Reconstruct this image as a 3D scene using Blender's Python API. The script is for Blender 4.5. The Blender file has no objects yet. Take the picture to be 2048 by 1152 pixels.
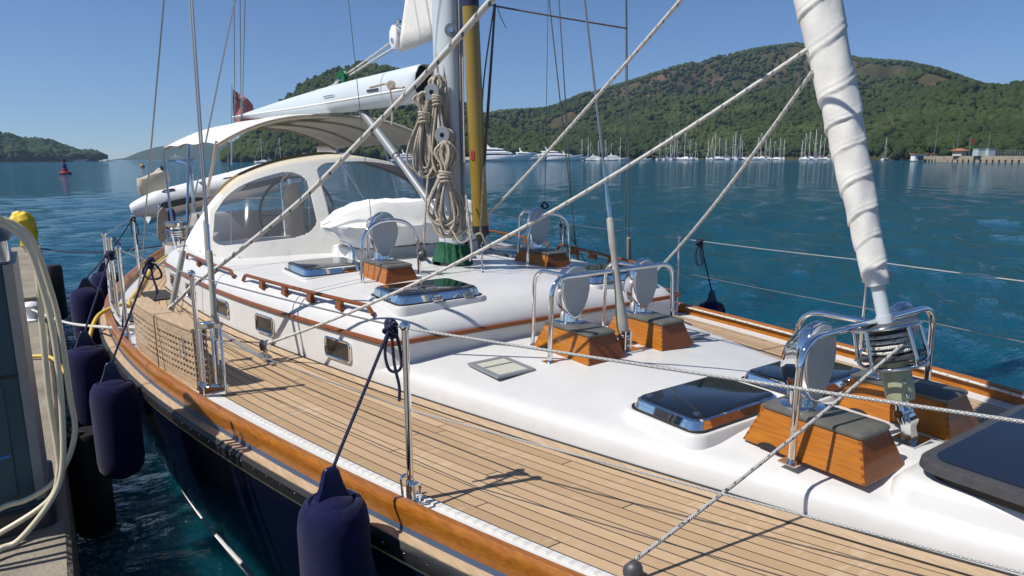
import bpy, math, random
import numpy as np
from mathutils import Vector, Matrix
random.seed(7); RNG = np.random.default_rng(7)
SC = bpy.context.scene; COL = SC.collection
R = math.radians

# ------------------------------------------------------------------ camera, sky, sun, exposure
F, CX, CY = 1365.0, 1024.0, 576.0                       # focal length in photo pixels (2048 x 1152)
ROLL = R(0.3); EYE = np.array([0.0, 0.0, 1.35])          # z = 0 is the yacht's side deck, +Y runs aft
pitch = math.atan((CY - 314) * math.cos(ROLL) / F)
yaw = math.atan((CX - 67) / math.hypot(F, CY - 314))
FW = np.array([math.sin(yaw) * math.cos(pitch), math.cos(yaw) * math.cos(pitch), -math.sin(pitch)])
_r = np.array([math.cos(yaw), -math.sin(yaw), 0]); _u = np.cross(_r, FW)
RT = _r * math.cos(ROLL) - _u * math.sin(ROLL); UP = _r * math.sin(ROLL) + _u * math.cos(ROLL)
cam = bpy.data.objects.new("camera", bpy.data.cameras.new("camera")); COL.objects.link(cam)
cam.data.sensor_width = 36; cam.data.lens = F / 2048 * 36
cam.data.clip_start = 0.05; cam.data.clip_end = 20000
m = Matrix.Identity(4)
for i in range(3): m[i][0], m[i][1], m[i][2], m[i][3] = RT[i], UP[i], -FW[i], EYE[i]
cam.matrix_world = m; SC.camera = cam

LIGHT = Vector((0.97 * math.cos(R(53)), -0.24 * math.cos(R(53)), -math.sin(R(53)))).normalized()   # way the sunlight travels
W = bpy.data.worlds.new("World"); SC.world = W; W.use_nodes = True
nt = W.node_tree; sky = nt.nodes.new("ShaderNodeTexSky"); sky.sky_type = 'NISHITA'; sky.sun_disc = False
sky.sun_elevation = R(53); sky.sun_rotation = math.atan2(-LIGHT.x, -LIGHT.y)
sky.air_density = 0.7; sky.dust_density = 0.0; sky.ozone_density = 9.0; sky.altitude = 0
nt.links.new(sky.outputs[0], nt.nodes["Background"].inputs[0]); nt.nodes["Background"].inputs[1].default_value = 0.08
sl = bpy.data.lights.new("sun", 'SUN'); sl.energy = 4.3; sl.angle = R(0.5); sl.color = (1, 0.95, 0.87)
sun = bpy.data.objects.new("sun", sl); COL.objects.link(sun)
sun.rotation_euler = LIGHT.to_track_quat('-Z', 'Y').to_euler()
SC.view_settings.view_transform = 'Standard'; SC.view_settings.look = 'None'
SC.view_settings.exposure = 0.40; SC.view_settings.gamma = 1
SC.cycles.max_bounces = 8; SC.cycles.transparent_max_bounces = 12

# where a sight line of the survey photo meets a plane: used to read real positions off the photograph
def ray(u, v): return FW + RT * (u - CX) / F + UP * (CY - v) / F
def Z(u, v, z=0.0): d = ray(u, v); return EYE + d * ((z - EYE[2]) / d[2])
def Xp(u, v, x): d = ray(u, v); return EYE + d * (x / d[0])
def Yp(u, v, y): d = ray(u, v); return EYE + d * (y / d[1])
def D(u, v, s): return EYE + ray(u, v) * s
def horizon(u): return 314 - (u - 1024) * math.tan(ROLL)

# ------------------------------------------------------------------ materials
def mat(name, col, rough=0.5, metal=0.0, coat=0.0, noise=0.0, nscale=8.0, bump=0.0, bscale=40.0, spec=0.5, stretch=(1, 1, 1), col2=None, sheen=0.0, coords='Object'):
    M = bpy.data.materials.new(name); M.use_nodes = True; t = M.node_tree; b = t.nodes["Principled BSDF"]
    b.inputs["Base Color"].default_value = (*col, 1); b.inputs["Roughness"].default_value = rough
    b.inputs["Metallic"].default_value = metal; b.inputs["Coat Weight"].default_value = coat; b.inputs["Coat Roughness"].default_value = 0.06
    b.inputs["Specular IOR Level"].default_value = spec; b.inputs["Sheen Weight"].default_value = sheen
    if noise or bump:
        tc = t.nodes.new("ShaderNodeTexCoord"); mp = t.nodes.new("ShaderNodeMapping"); mp.inputs["Scale"].default_value = stretch
        t.links.new(tc.outputs[coords], mp.inputs[0])
    if noise:
        n = t.nodes.new("ShaderNodeTexNoise"); n.inputs["Scale"].default_value = nscale; n.inputs["Detail"].default_value = 6; n.inputs["Roughness"].default_value = 0.65
        t.links.new(mp.outputs[0], n.inputs[0])
        r = t.nodes.new("ShaderNodeValToRGB"); c2 = col2 or tuple(min(1, c * (1 + noise)) for c in col); c1 = col if col2 else tuple(c * (1 - noise) for c in col)
        r.color_ramp.elements[0].color = (*c1, 1); r.color_ramp.elements[1].color = (*c2, 1); r.color_ramp.elements[0].position = 0.3; r.color_ramp.elements[1].position = 0.7
        t.links.new(n.outputs["Fac"], r.inputs[0]); t.links.new(r.outputs[0], b.inputs["Base Color"])
    if bump:
        n2 = t.nodes.new("ShaderNodeTexNoise"); n2.inputs["Scale"].default_value = bscale; n2.inputs["Detail"].default_value = 4
        t.links.new(mp.outputs[0], n2.inputs[0]); bp = t.nodes.new("ShaderNodeBump"); bp.inputs["Strength"].default_value = bump; bp.inputs["Distance"].default_value = 0.02
        t.links.new(n2.outputs["Fac"], bp.inputs["Height"]); t.links.new(bp.outputs[0], b.inputs["Normal"])
    return M
def mth(t, op, a, b=None, c=None):
    n = t.nodes.new("ShaderNodeMath"); n.operation = op
    for i, x in enumerate((a, b, c)):
        if x is None: continue
        if isinstance(x, (int, float)): n.inputs[i].default_value = x
        else: t.links.new(x, n.inputs[i])
    return n.outputs[0]
def mixc(t, f, a, b):
    n = t.nodes.new("ShaderNodeMix"); n.data_type = 'RGBA'
    for sock, x in ((n.inputs[0], f), (n.inputs[6], a), (n.inputs[7], b)):
        if isinstance(x, tuple): sock.default_value = (*x, 1)
        elif isinstance(x, (int, float)): sock.default_value = x
        else: t.links.new(x, sock)
    return n.outputs[2]

GEL = mat("white_gelcoat", (0.60, 0.60, 0.592), 0.36, coat=0.10, noise=0.05, nscale=5.0)
GELN = mat("nonslip_white", (0.79, 0.79, 0.77), 0.5, noise=0.03, nscale=4.0, bump=0.06, bscale=300)
NAVY = mat("navy_hull_paint", (0.004, 0.007, 0.022), 0.12, coat=0.6)
BLACK = mat("black_rubber", (0.012, 0.012, 0.013), 0.5, noise=0.3, nscale=20)
GOLD = mat("cove_line_gold", (0.55, 0.47, 0.22), 0.4)
STEEL = mat("polished_stainless", (0.66, 0.66, 0.65), 0.11, metal=1.0, noise=0.06, nscale=30)
CHROME = mat("chrome", (0.78, 0.79, 0.80), 0.05, metal=1.0)
WIRE = mat("rigging_wire", (0.34, 0.34, 0.34), 0.35, metal=0.7)
ALU = mat("anodised_alloy", (0.25, 0.265, 0.28), 0.45, metal=0.3)
MASTP = mat("mast_paint", (0.50, 0.55, 0.58), 0.42, coat=0.0, spec=0.35, noise=0.03, nscale=3)
BOOMP = mat("boom_paint", (0.55, 0.61, 0.65), 0.42, coat=0.0, spec=0.35, noise=0.03, nscale=3)
GREYC = mat("vent_cover_plate", (0.42, 0.44, 0.45), 0.38, metal=0.2)
LIDG = mat("weathered_grey_lid", (0.095, 0.095, 0.083), 0.4, noise=0.25, nscale=9, bump=0.1)
GREYB = mat("grey_boot_plastic", (0.30, 0.30, 0.27), 0.55, noise=0.12, nscale=20)
DARKG = mat("dark_grey_plastic", (0.05, 0.05, 0.055), 0.45, noise=0.2, nscale=30)
SAGE = mat("sage_grey_casting", (0.36, 0.38, 0.24), 0.5, noise=0.08, nscale=12)
HGLASS = mat("smoked_hatch_glass", (0.008, 0.011, 0.018), 0.06, spec=0.6)
WGLASS = mat("portlight_glass", (0.02, 0.022, 0.024), 0.12, noise=0.5, nscale=14, stretch=(1, 3, 0.3))
CANVAS = mat("white_canvas", (0.80, 0.79, 0.76), 0.85, noise=0.05, nscale=6, bump=0.25, bscale=9)
CREAM = mat("cream_canvas", (0.53, 0.475, 0.375), 0.88, noise=0.05, nscale=5, bump=0.2, bscale=9)
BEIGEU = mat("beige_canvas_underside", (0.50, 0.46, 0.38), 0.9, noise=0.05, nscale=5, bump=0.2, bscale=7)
BROWNC = mat("tan_canvas_binding", (0.20, 0.14, 0.055), 0.9)
SAILW = mat("sail_cloth", (0.66, 0.65, 0.615), 0.85, noise=0.07, nscale=7, bump=0.32, bscale=10)
def sheet_mat(name, col, tr):
    M = bpy.data.materials.new(name); M.use_nodes = True; t = M.node_tree
    for n in list(t.nodes): t.nodes.remove(n)
    o = t.nodes.new("ShaderNodeOutputMaterial"); d = t.nodes.new("ShaderNodeBsdfDiffuse"); l = t.nodes.new("ShaderNodeBsdfTranslucent"); x = t.nodes.new("ShaderNodeMixShader"); x.inputs[0].default_value = tr
    tc = t.nodes.new("ShaderNodeTexCoord"); n = t.nodes.new("ShaderNodeTexNoise"); n.inputs["Scale"].default_value = 5; n.inputs["Detail"].default_value = 5; t.links.new(tc.outputs["Object"], n.inputs[0]); bp = t.nodes.new("ShaderNodeBump"); bp.inputs["Strength"].default_value = 0.25; bp.inputs["Distance"].default_value = 0.03; t.links.new(n.outputs["Fac"], bp.inputs["Height"])
    for q in (d, l): q.inputs[0].default_value = (*col, 1); t.links.new(bp.outputs[0], q.inputs["Normal"])
    t.links.new(d.outputs[0], x.inputs[1]); t.links.new(l.outputs[0], x.inputs[2]); t.links.new(x.outputs[0], o.inputs[0]); return M
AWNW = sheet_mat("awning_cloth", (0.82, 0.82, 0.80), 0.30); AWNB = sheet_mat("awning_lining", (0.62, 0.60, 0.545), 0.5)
GREENC = mat("green_canvas", (0.005, 0.075, 0.036), 0.85, noise=0.25, nscale=12, bump=0.3, bscale=25)
NAVYC = mat("navy_fender_cloth", (0.004, 0.0048, 0.034), 0.95, noise=0.2, nscale=30, bump=0.25, bscale=180, sheen=0.12, col2=(0.009, 0.011, 0.055), spec=0.15)
NAVYR = mat("navy_rope", (0.012, 0.016, 0.05), 0.8)
YELROPE = mat("yellow_hose", (0.60, 0.42, 0.06), 0.5)
POLEG = mat("ochre_pole_paint", (0.27, 0.175, 0.018), 0.28, coat=0.4, noise=0.07, nscale=6)
RED = mat("red_paint", (0.35, 0.015, 0.03), 0.5)
TEALP = mat("teal_pedestal", (0.022, 0.066, 0.085), 0.5, noise=0.15, nscale=6)
TEALD = mat("teal_pedestal_dome", (0.02, 0.055, 0.09), 0.45)
PEDSIDE = mat("pedestal_edge_grey", (0.27, 0.275, 0.27), 0.5, noise=0.1)
HOSE = mat("cream_hose", (0.62, 0.56, 0.40), 0.38, noise=0.08, nscale=5)
CONC = mat("quay_concrete", (0.24, 0.21, 0.165), 0.9, noise=0.30, nscale=2.2, bump=0.5, bscale=45)
CONCW = mat("quay_wall", (0.10, 0.08, 0.055), 0.9, noise=0.4, nscale=3, bump=0.6, bscale=25)
YELV = mat("yellow_vinyl", (0.62, 0.44, 0.01), 0.45, bump=0.3, bscale=12)
HYP = mat("inflatable_fabric", (0.70, 0.71, 0.72), 0.45, noise=0.04, nscale=4)
HYPG = mat("grey_strake", (0.06, 0.062, 0.064), 0.6)
BEIGEC = mat("beige_engine_cover", (0.44, 0.39, 0.31), 0.9, noise=0.08, bump=0.5, bscale=9)
BLUEC = mat("blue_cover", (0.015, 0.035, 0.16), 0.85)
SEATB = mat("cockpit_seat_grey", (0.28, 0.28, 0.275), 0.7)
BOATW = mat("far_boat_white", (0.78, 0.78, 0.78), 0.4)
BOATD = mat("far_boat_window", (0.02, 0.025, 0.035), 0.2)
BOATB = mat("far_boat_blue", (0.03, 0.06, 0.18), 0.5)
ROCK = mat("shore_rock", (0.20, 0.15, 0.10), 0.9, noise=0.4, nscale=0.3)
ROOF = mat("terracotta_roof", (0.35, 0.13, 0.06), 0.85)
ORANGE = mat("orange_reflector", (0.45, 0.10, 0.02), 0.4)

def teak_deck(name, w=0.060):
    M = bpy.data.materials.new(name); M.use_nodes = True; t = M.node_tree; b = t.nodes["Principled BSDF"]
    uv = t.nodes.new("ShaderNodeUVMap"); sp = t.nodes.new("ShaderNodeSeparateXYZ"); t.links.new(uv.outputs[0], sp.inputs[0])
    u, v = sp.outputs[0], sp.outputs[1]
    p = mth(t, 'DIVIDE', u, w); idx = mth(t, 'FLOOR', p); f = mth(t, 'FRACT', p)
    wn = t.nodes.new("ShaderNodeTexWhiteNoise"); wn.noise_dimensions = '1D'; t.links.new(idx, wn.inputs["W"])
    q = mth(t, 'ADD', mth(t, 'DIVIDE', v, 2.3), mth(t, 'MULTIPLY', wn.outputs["Value"], 7.3))
    qi = mth(t, 'FLOOR', q); qf = mth(t, 'FRACT', q)
    wn2 = t.nodes.new("ShaderNodeTexWhiteNoise"); wn2.noise_dimensions = '2D'
    cb = t.nodes.new("ShaderNodeCombineXYZ"); t.links.new(idx, cb.inputs[0]); t.links.new(qi, cb.inputs[1]); t.links.new(cb.outputs[0], wn2.inputs["Vector"])
    caulk = mth(t, 'MAXIMUM', mth(t, 'LESS_THAN', f, 0.09), mth(t, 'LESS_THAN', qf, 0.0024))
    cg = t.nodes.new("ShaderNodeCombineXYZ"); t.links.new(mth(t, 'MULTIPLY', u, 55), cg.inputs[0]); t.links.new(mth(t, 'ADD', mth(t, 'MULTIPLY', v, 2.2), mth(t, 'MULTIPLY', wn2.outputs["Value"], 50)), cg.inputs[1])
    n = t.nodes.new("ShaderNodeTexNoise"); n.inputs["Scale"].default_value = 1.0; n.inputs["Detail"].default_value = 7; n.inputs["Roughness"].default_value = 0.7; t.links.new(cg.outputs[0], n.inputs[0])
    cg2 = t.nodes.new("ShaderNodeCombineXYZ"); t.links.new(mth(t, 'MULTIPLY', u, 7), cg2.inputs[0]); t.links.new(mth(t, 'MULTIPLY', v, 26), cg2.inputs[1])
    n2 = t.nodes.new("ShaderNodeTexNoise"); n2.inputs["Scale"].default_value = 1.0; n2.inputs["Detail"].default_value = 5; n2.inputs["Distortion"].default_value = 0.8; t.links.new(cg2.outputs[0], n2.inputs[0])
    n3 = t.nodes.new("ShaderNodeTexNoise"); n3.inputs["Scale"].default_value = 2.2; n3.inputs["Detail"].default_value = 4; t.links.new(uv.outputs[0], n3.inputs[0])
    base = mixc(t, wn2.outputs["Value"], (0.385, 0.265, 0.148), (0.56, 0.405, 0.25))
    base = mixc(t, mth(t, 'MULTIPLY', n.outputs["Fac"], 0.75), base, (0.34, 0.22, 0.125))
    mr = t.nodes.new('ShaderNodeMapRange'); mr.interpolation_type = 'SMOOTHSTEP'; mr.inputs[1].default_value = 0.5; mr.inputs[2].default_value = 0.68; t.links.new(n2.outputs['Fac'], mr.inputs[0])
    mr2 = t.nodes.new('ShaderNodeMapRange'); mr2.interpolation_type = 'SMOOTHSTEP'; mr2.inputs[1].default_value = 0.45; mr2.inputs[2].default_value = 0.62; t.links.new(n3.outputs['Fac'], mr2.inputs[0])
    flk = mth(t, 'MULTIPLY', mth(t, 'MULTIPLY', mr.outputs[0], mr2.outputs[0]), 0.28)
    base = mixc(t, flk, base, (0.66, 0.55, 0.42))
    col = mixc(t, caulk, base, (0.012, 0.012, 0.014)); t.links.new(col, b.inputs["Base Color"])
    b.inputs["Roughness"].default_value = 0.62
    bp = t.nodes.new("ShaderNodeBump"); bp.inputs["Strength"].default_value = 0.35; bp.inputs["Distance"].default_value = 0.003
    t.links.new(mth(t, 'SUBTRACT', n.outputs["Fac"], mth(t, 'MULTIPLY', caulk, 0.6)), bp.inputs["Height"]); t.links.new(bp.outputs[0], b.inputs["Normal"])
    return M
TEAKD = teak_deck("teak_deck")
TEAKR = mat("bare_teak", (0.36, 0.25, 0.155), 0.7, noise=0.22, nscale=6, stretch=(9, 1, 9), bump=0.25, bscale=12, col2=(0.52, 0.39, 0.26))
VARN = mat("varnished_teak", (0.24, 0.075, 0.009), 0.34, coat=0.30, noise=0.3, nscale=5, stretch=(14, 1.2, 14), col2=(0.40, 0.15, 0.02), spec=0.3)
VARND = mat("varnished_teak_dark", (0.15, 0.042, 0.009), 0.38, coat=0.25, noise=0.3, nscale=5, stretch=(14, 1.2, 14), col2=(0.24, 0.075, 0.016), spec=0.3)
VARNB = mat("varnished_box_teak", (0.27, 0.082, 0.007), 0.36, coat=0.25, noise=0.3, nscale=5, stretch=(3, 1.5, 22), col2=(0.42, 0.155, 0.013), spec=0.3)

def add_dovetails(M):
    t = M.node_tree; b = t.nodes["Principled BSDF"]; src = b.inputs["Base Color"].links[0].from_socket
    tc = t.nodes.new("ShaderNodeTexCoord"); sp = t.nodes.new("ShaderNodeSeparateXYZ"); t.links.new(tc.outputs["Object"], sp.inputs[0])
    e = mth(t, 'SUBTRACT', mth(t, 'ABSOLUTE', sp.outputs[1]), mth(t, 'SUBTRACT', 0.270, mth(t, 'MULTIPLY', sp.outputs[2], 0.367)))
    f = mth(t, 'FRACT', mth(t, 'DIVIDE', sp.outputs[2], 0.027))
    msk = mth(t, 'MULTIPLY', mth(t, 'GREATER_THAN', e, -0.013), mth(t, 'LESS_THAN', f, 0.45))
    t.links.new(mixc(t, mth(t, 'MULTIPLY', msk, 0.6), src, (0.07, 0.018, 0.005)), b.inputs["Base Color"])
add_dovetails(VARNB)
def rope_mat(name, base, fleck, fl=40, dens=0.5, wv=110):
    M = bpy.data.materials.new(name); M.use_nodes = True; t = M.node_tree; b = t.nodes["Principled BSDF"]
    uv = t.nodes.new("ShaderNodeUVMap"); sp = t.nodes.new("ShaderNodeSeparateXYZ"); t.links.new(uv.outputs[0], sp.inputs[0])
    u, v = sp.outputs[0], sp.outputs[1]
    s = mth(t, 'FRACT', mth(t, 'ADD', mth(t, 'MULTIPLY', v, fl), mth(t, 'MULTIPLY', u, 1.0)))
    s2 = mth(t, 'FRACT', mth(t, 'SUBTRACT', mth(t, 'MULTIPLY', v, fl * 0.5), mth(t, 'MULTIPLY', u, 2.0)))
    msk = mth(t, 'MULTIPLY', mth(t, 'LESS_THAN', s, dens * 0.5), mth(t, 'LESS_THAN', s2, 0.5))
    br = mth(t, 'SINE', mth(t, 'ADD', mth(t, 'MULTIPLY', v, wv * 6.28), mth(t, 'MULTIPLY', u, 6.28 * 3)))
    br2 = mth(t, 'SINE', mth(t, 'SUBTRACT', mth(t, 'MULTIPLY', v, wv * 6.28), mth(t, 'MULTIPLY', u, 6.28 * 3)))
    t.links.new(mixc(t, mth(t, 'MULTIPLY', msk, 0.9), base, fleck), b.inputs["Base Color"]); b.inputs["Roughness"].default_value = 0.85
    bp = t.nodes.new("ShaderNodeBump"); bp.inputs["Strength"].default_value = 0.5; bp.inputs["Distance"].default_value = 0.003
    t.links.new(mth(t, 'ADD', br, br2), bp.inputs["Height"]); t.links.new(bp.outputs[0], b.inputs["Normal"])
    return M
ROPEW = rope_mat("white_braid_green_fleck", (0.64, 0.63, 0.60), (0.05, 0.11, 0.11), 9, 0.42)
ROPEK = rope_mat("white_braid_black_fleck", (0.62, 0.61, 0.57), (0.22, 0.22, 0.22), 16, 0.4)
ROPEG = rope_mat("grey_braid", (0.42, 0.42, 0.40), (0.10, 0.10, 0.11), 22, 0.6)
ROPEB = rope_mat("weathered_beige_rope", (0.48, 0.42, 0.34), (0.25, 0.20, 0.15), 30, 0.4)
ROPED = rope_mat("dark_rope", (0.10, 0.09, 0.08), (0.2, 0.18, 0.16), 20, 0.4)
ROPEN = rope_mat("navy_braid", (0.014, 0.018, 0.055), (0.05, 0.06, 0.12), 60, 0.6)
LIFEW = rope_mat("covered_lifeline_wire", (0.50, 0.50, 0.48), (0.26, 0.26, 0.26), 110, 0.9)

def clear_mat():
    M = bpy.data.materials.new("clear_vinyl"); M.use_nodes = True; t = M.node_tree
    for n in list(t.nodes): t.nodes.remove(n)
    o = t.nodes.new("ShaderNodeOutputMaterial"); tr = t.nodes.new("ShaderNodeBsdfTransparent"); tr.inputs[0].default_value = (0.86, 0.89, 0.92, 1)
    gl = t.nodes.new("ShaderNodeBsdfGlossy"); gl.inputs["Roughness"].default_value = 0.06; df = t.nodes.new("ShaderNodeBsdfDiffuse"); df.inputs[0].default_value = (0.6, 0.63, 0.66, 1)
    fr = t.nodes.new("ShaderNodeFresnel"); fr.inputs[0].default_value = 1.45
    m1 = t.nodes.new("ShaderNodeMixShader"); m1.inputs[0].default_value = 0.07; t.links.new(tr.outputs[0], m1.inputs[1]); t.links.new(df.outputs[0], m1.inputs[2])
    m2 = t.nodes.new("ShaderNodeMixShader"); t.links.new(fr.outputs[0], m2.inputs[0]); t.links.new(m1.outputs[0], m2.inputs[1]); t.links.new(gl.outputs[0], m2.inputs[2])
    t.links.new(m2.outputs[0], o.inputs[0]); return M
CLEAR = clear_mat()

def water_mat():
    M = bpy.data.materials.new("sea_water"); M.use_nodes = True; t = M.node_tree; b = t.nodes["Principled BSDF"]
    b.inputs["Base Color"].default_value = (0.003, 0.034, 0.048, 1); b.inputs["Roughness"].default_value = 0.05; b.inputs["IOR"].default_value = 1.28; b.subsurface_method = "BURLEY"; b.inputs["Subsurface Weight"].default_value = 1.0; b.inputs["Subsurface Radius"].default_value = (0.5, 1.2, 1.5); b.inputs["Subsurface Scale"].default_value = 0.6
    g = t.nodes.new("ShaderNodeNewGeometry"); mp = t.nodes.new("ShaderNodeMapping"); mp.inputs["Scale"].default_value = (1, 1.6, 1); mp.inputs["Rotation"].default_value = (0, 0, R(35)); t.links.new(g.outputs["Position"], mp.inputs[0])
    n = t.nodes.new("ShaderNodeTexNoise"); n.inputs["Scale"].default_value = 3.2; n.inputs["Detail"].default_value = 5; n.inputs["Roughness"].default_value = 0.55; t.links.new(mp.outputs[0], n.inputs[0])
    n2 = t.nodes.new("ShaderNodeTexNoise"); n2.inputs["Scale"].default_value = 1.1; n2.inputs["Detail"].default_value = 4; t.links.new(mp.outputs[0], n2.inputs[0])
    h = mth(t, 'ADD', mth(t, 'MULTIPLY', n.outputs["Fac"], 0.28), mth(t, 'MULTIPLY', n2.outputs["Fac"], 0.36))
    bp = t.nodes.new("ShaderNodeBump"); bp.inputs["Strength"].default_value = 0.9; bp.inputs["Distance"].default_value = 1.0; t.links.new(h, bp.inputs["Height"]); t.links.new(bp.outputs[0], b.inputs["Normal"])
    n4 = t.nodes.new("ShaderNodeTexNoise"); n4.inputs["Scale"].default_value = 0.03; n4.inputs["Detail"].default_value = 3; t.links.new(mp.outputs[0], n4.inputs[0])
    t.links.new(mixc(t, n4.outputs["Fac"], (0.002, 0.058, 0.106), (0.003, 0.074, 0.110)), b.inputs["Base Color"])
    return M
SEA = water_mat()

def foliage_mat(name, c1, c2, c3):
    M = bpy.data.materials.new(name); M.use_nodes = True; t = M.node_tree; b = t.nodes["Principled BSDF"]; b.inputs["Roughness"].default_value = 0.8; b.inputs["Specular IOR Level"].default_value = 0.1
    a = t.nodes.new("ShaderNodeAttribute"); a.attribute_name = "tint"; g = t.nodes.new("ShaderNodeNewGeometry")
    n = t.nodes.new("ShaderNodeTexNoise"); n.inputs["Scale"].default_value = 0.9; n.inputs["Detail"].default_value = 3; t.links.new(g.outputs["Position"], n.inputs[0])
    r = t.nodes.new("ShaderNodeValToRGB"); r.color_ramp.elements[0].color = (*c1, 1); r.color_ramp.elements[1].color = (*c3, 1)
    e = r.color_ramp.elements.new(0.5); e.color = (*c2, 1)
    t.links.new(a.outputs["Fac"], r.inputs[0]); 
    t.links.new(mixc(t, mth(t, 'MULTIPLY', n.outputs["Fac"], 0.5), r.outputs[0], (0.02, 0.035, 0.01)), b.inputs["Base Color"])
    bp = t.nodes.new("ShaderNodeBump"); bp.inputs["Strength"].default_value = 0.9; bp.inputs["Distance"].default_value = 1.2; t.links.new(n.outputs["Fac"], bp.inputs["Height"]); t.links.new(bp.outputs[0], b.inputs["Normal"])
    return M
PINE = foliage_mat("pine_foliage", (0.022, 0.038, 0.011), (0.044, 0.064, 0.017), (0.090, 0.108, 0.030))
PINEF = foliage_mat("far_pine_foliage", (0.025, 0.05, 0.018), (0.035, 0.065, 0.022), (0.05, 0.08, 0.03))
def hill_mat(name, c1, c2, c3, sc=0.02):
    M = bpy.data.materials.new(name); M.use_nodes = True; t = M.node_tree; b = t.nodes["Principled BSDF"]; b.inputs["Roughness"].default_value = 0.95; b.inputs["Specular IOR Level"].default_value = 0.05
    g = t.nodes.new("ShaderNodeNewGeometry"); n = t.nodes.new("ShaderNodeTexNoise"); n.inputs["Scale"].default_value = sc; n.inputs["Detail"].default_value = 9; n.inputs["Roughness"].default_value = 0.7; t.links.new(g.outputs["Position"], n.inputs[0])
    r = t.nodes.new("ShaderNodeValToRGB"); r.color_ramp.elements[0].color = (*c1, 1); r.color_ramp.elements[1].color = (*c3, 1); r.color_ramp.elements[0].position = 0.35; r.color_ramp.elements[1].position = 0.65
    e = r.color_ramp.elements.new(0.5); e.color = (*c2, 1); t.links.new(n.outputs["Fac"], r.inputs[0]); t.links.new(r.outputs[0], b.inputs["Base Color"])
    bp = t.nodes.new("ShaderNodeBump"); bp.inputs["Strength"].default_value = 1.0; bp.inputs["Distance"].default_value = 5; t.links.new(n.outputs["Fac"], bp.inputs["Height"]); t.links.new(bp.outputs[0], b.inputs["Normal"])
    return M
HILLM = hill_mat("hillside_scrub", (0.034, 0.044, 0.016), (0.062, 0.055, 0.027), (0.13, 0.078, 0.050))
HILLG = hill_mat("hillside_green", (0.028, 0.048, 0.015), (0.045, 0.065, 0.02), (0.10, 0.085, 0.045))
HILLD = hill_mat("distant_hillside", (0.03, 0.05, 0.022), (0.04, 0.06, 0.03), (0.07, 0.075, 0.045), 0.008)

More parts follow.
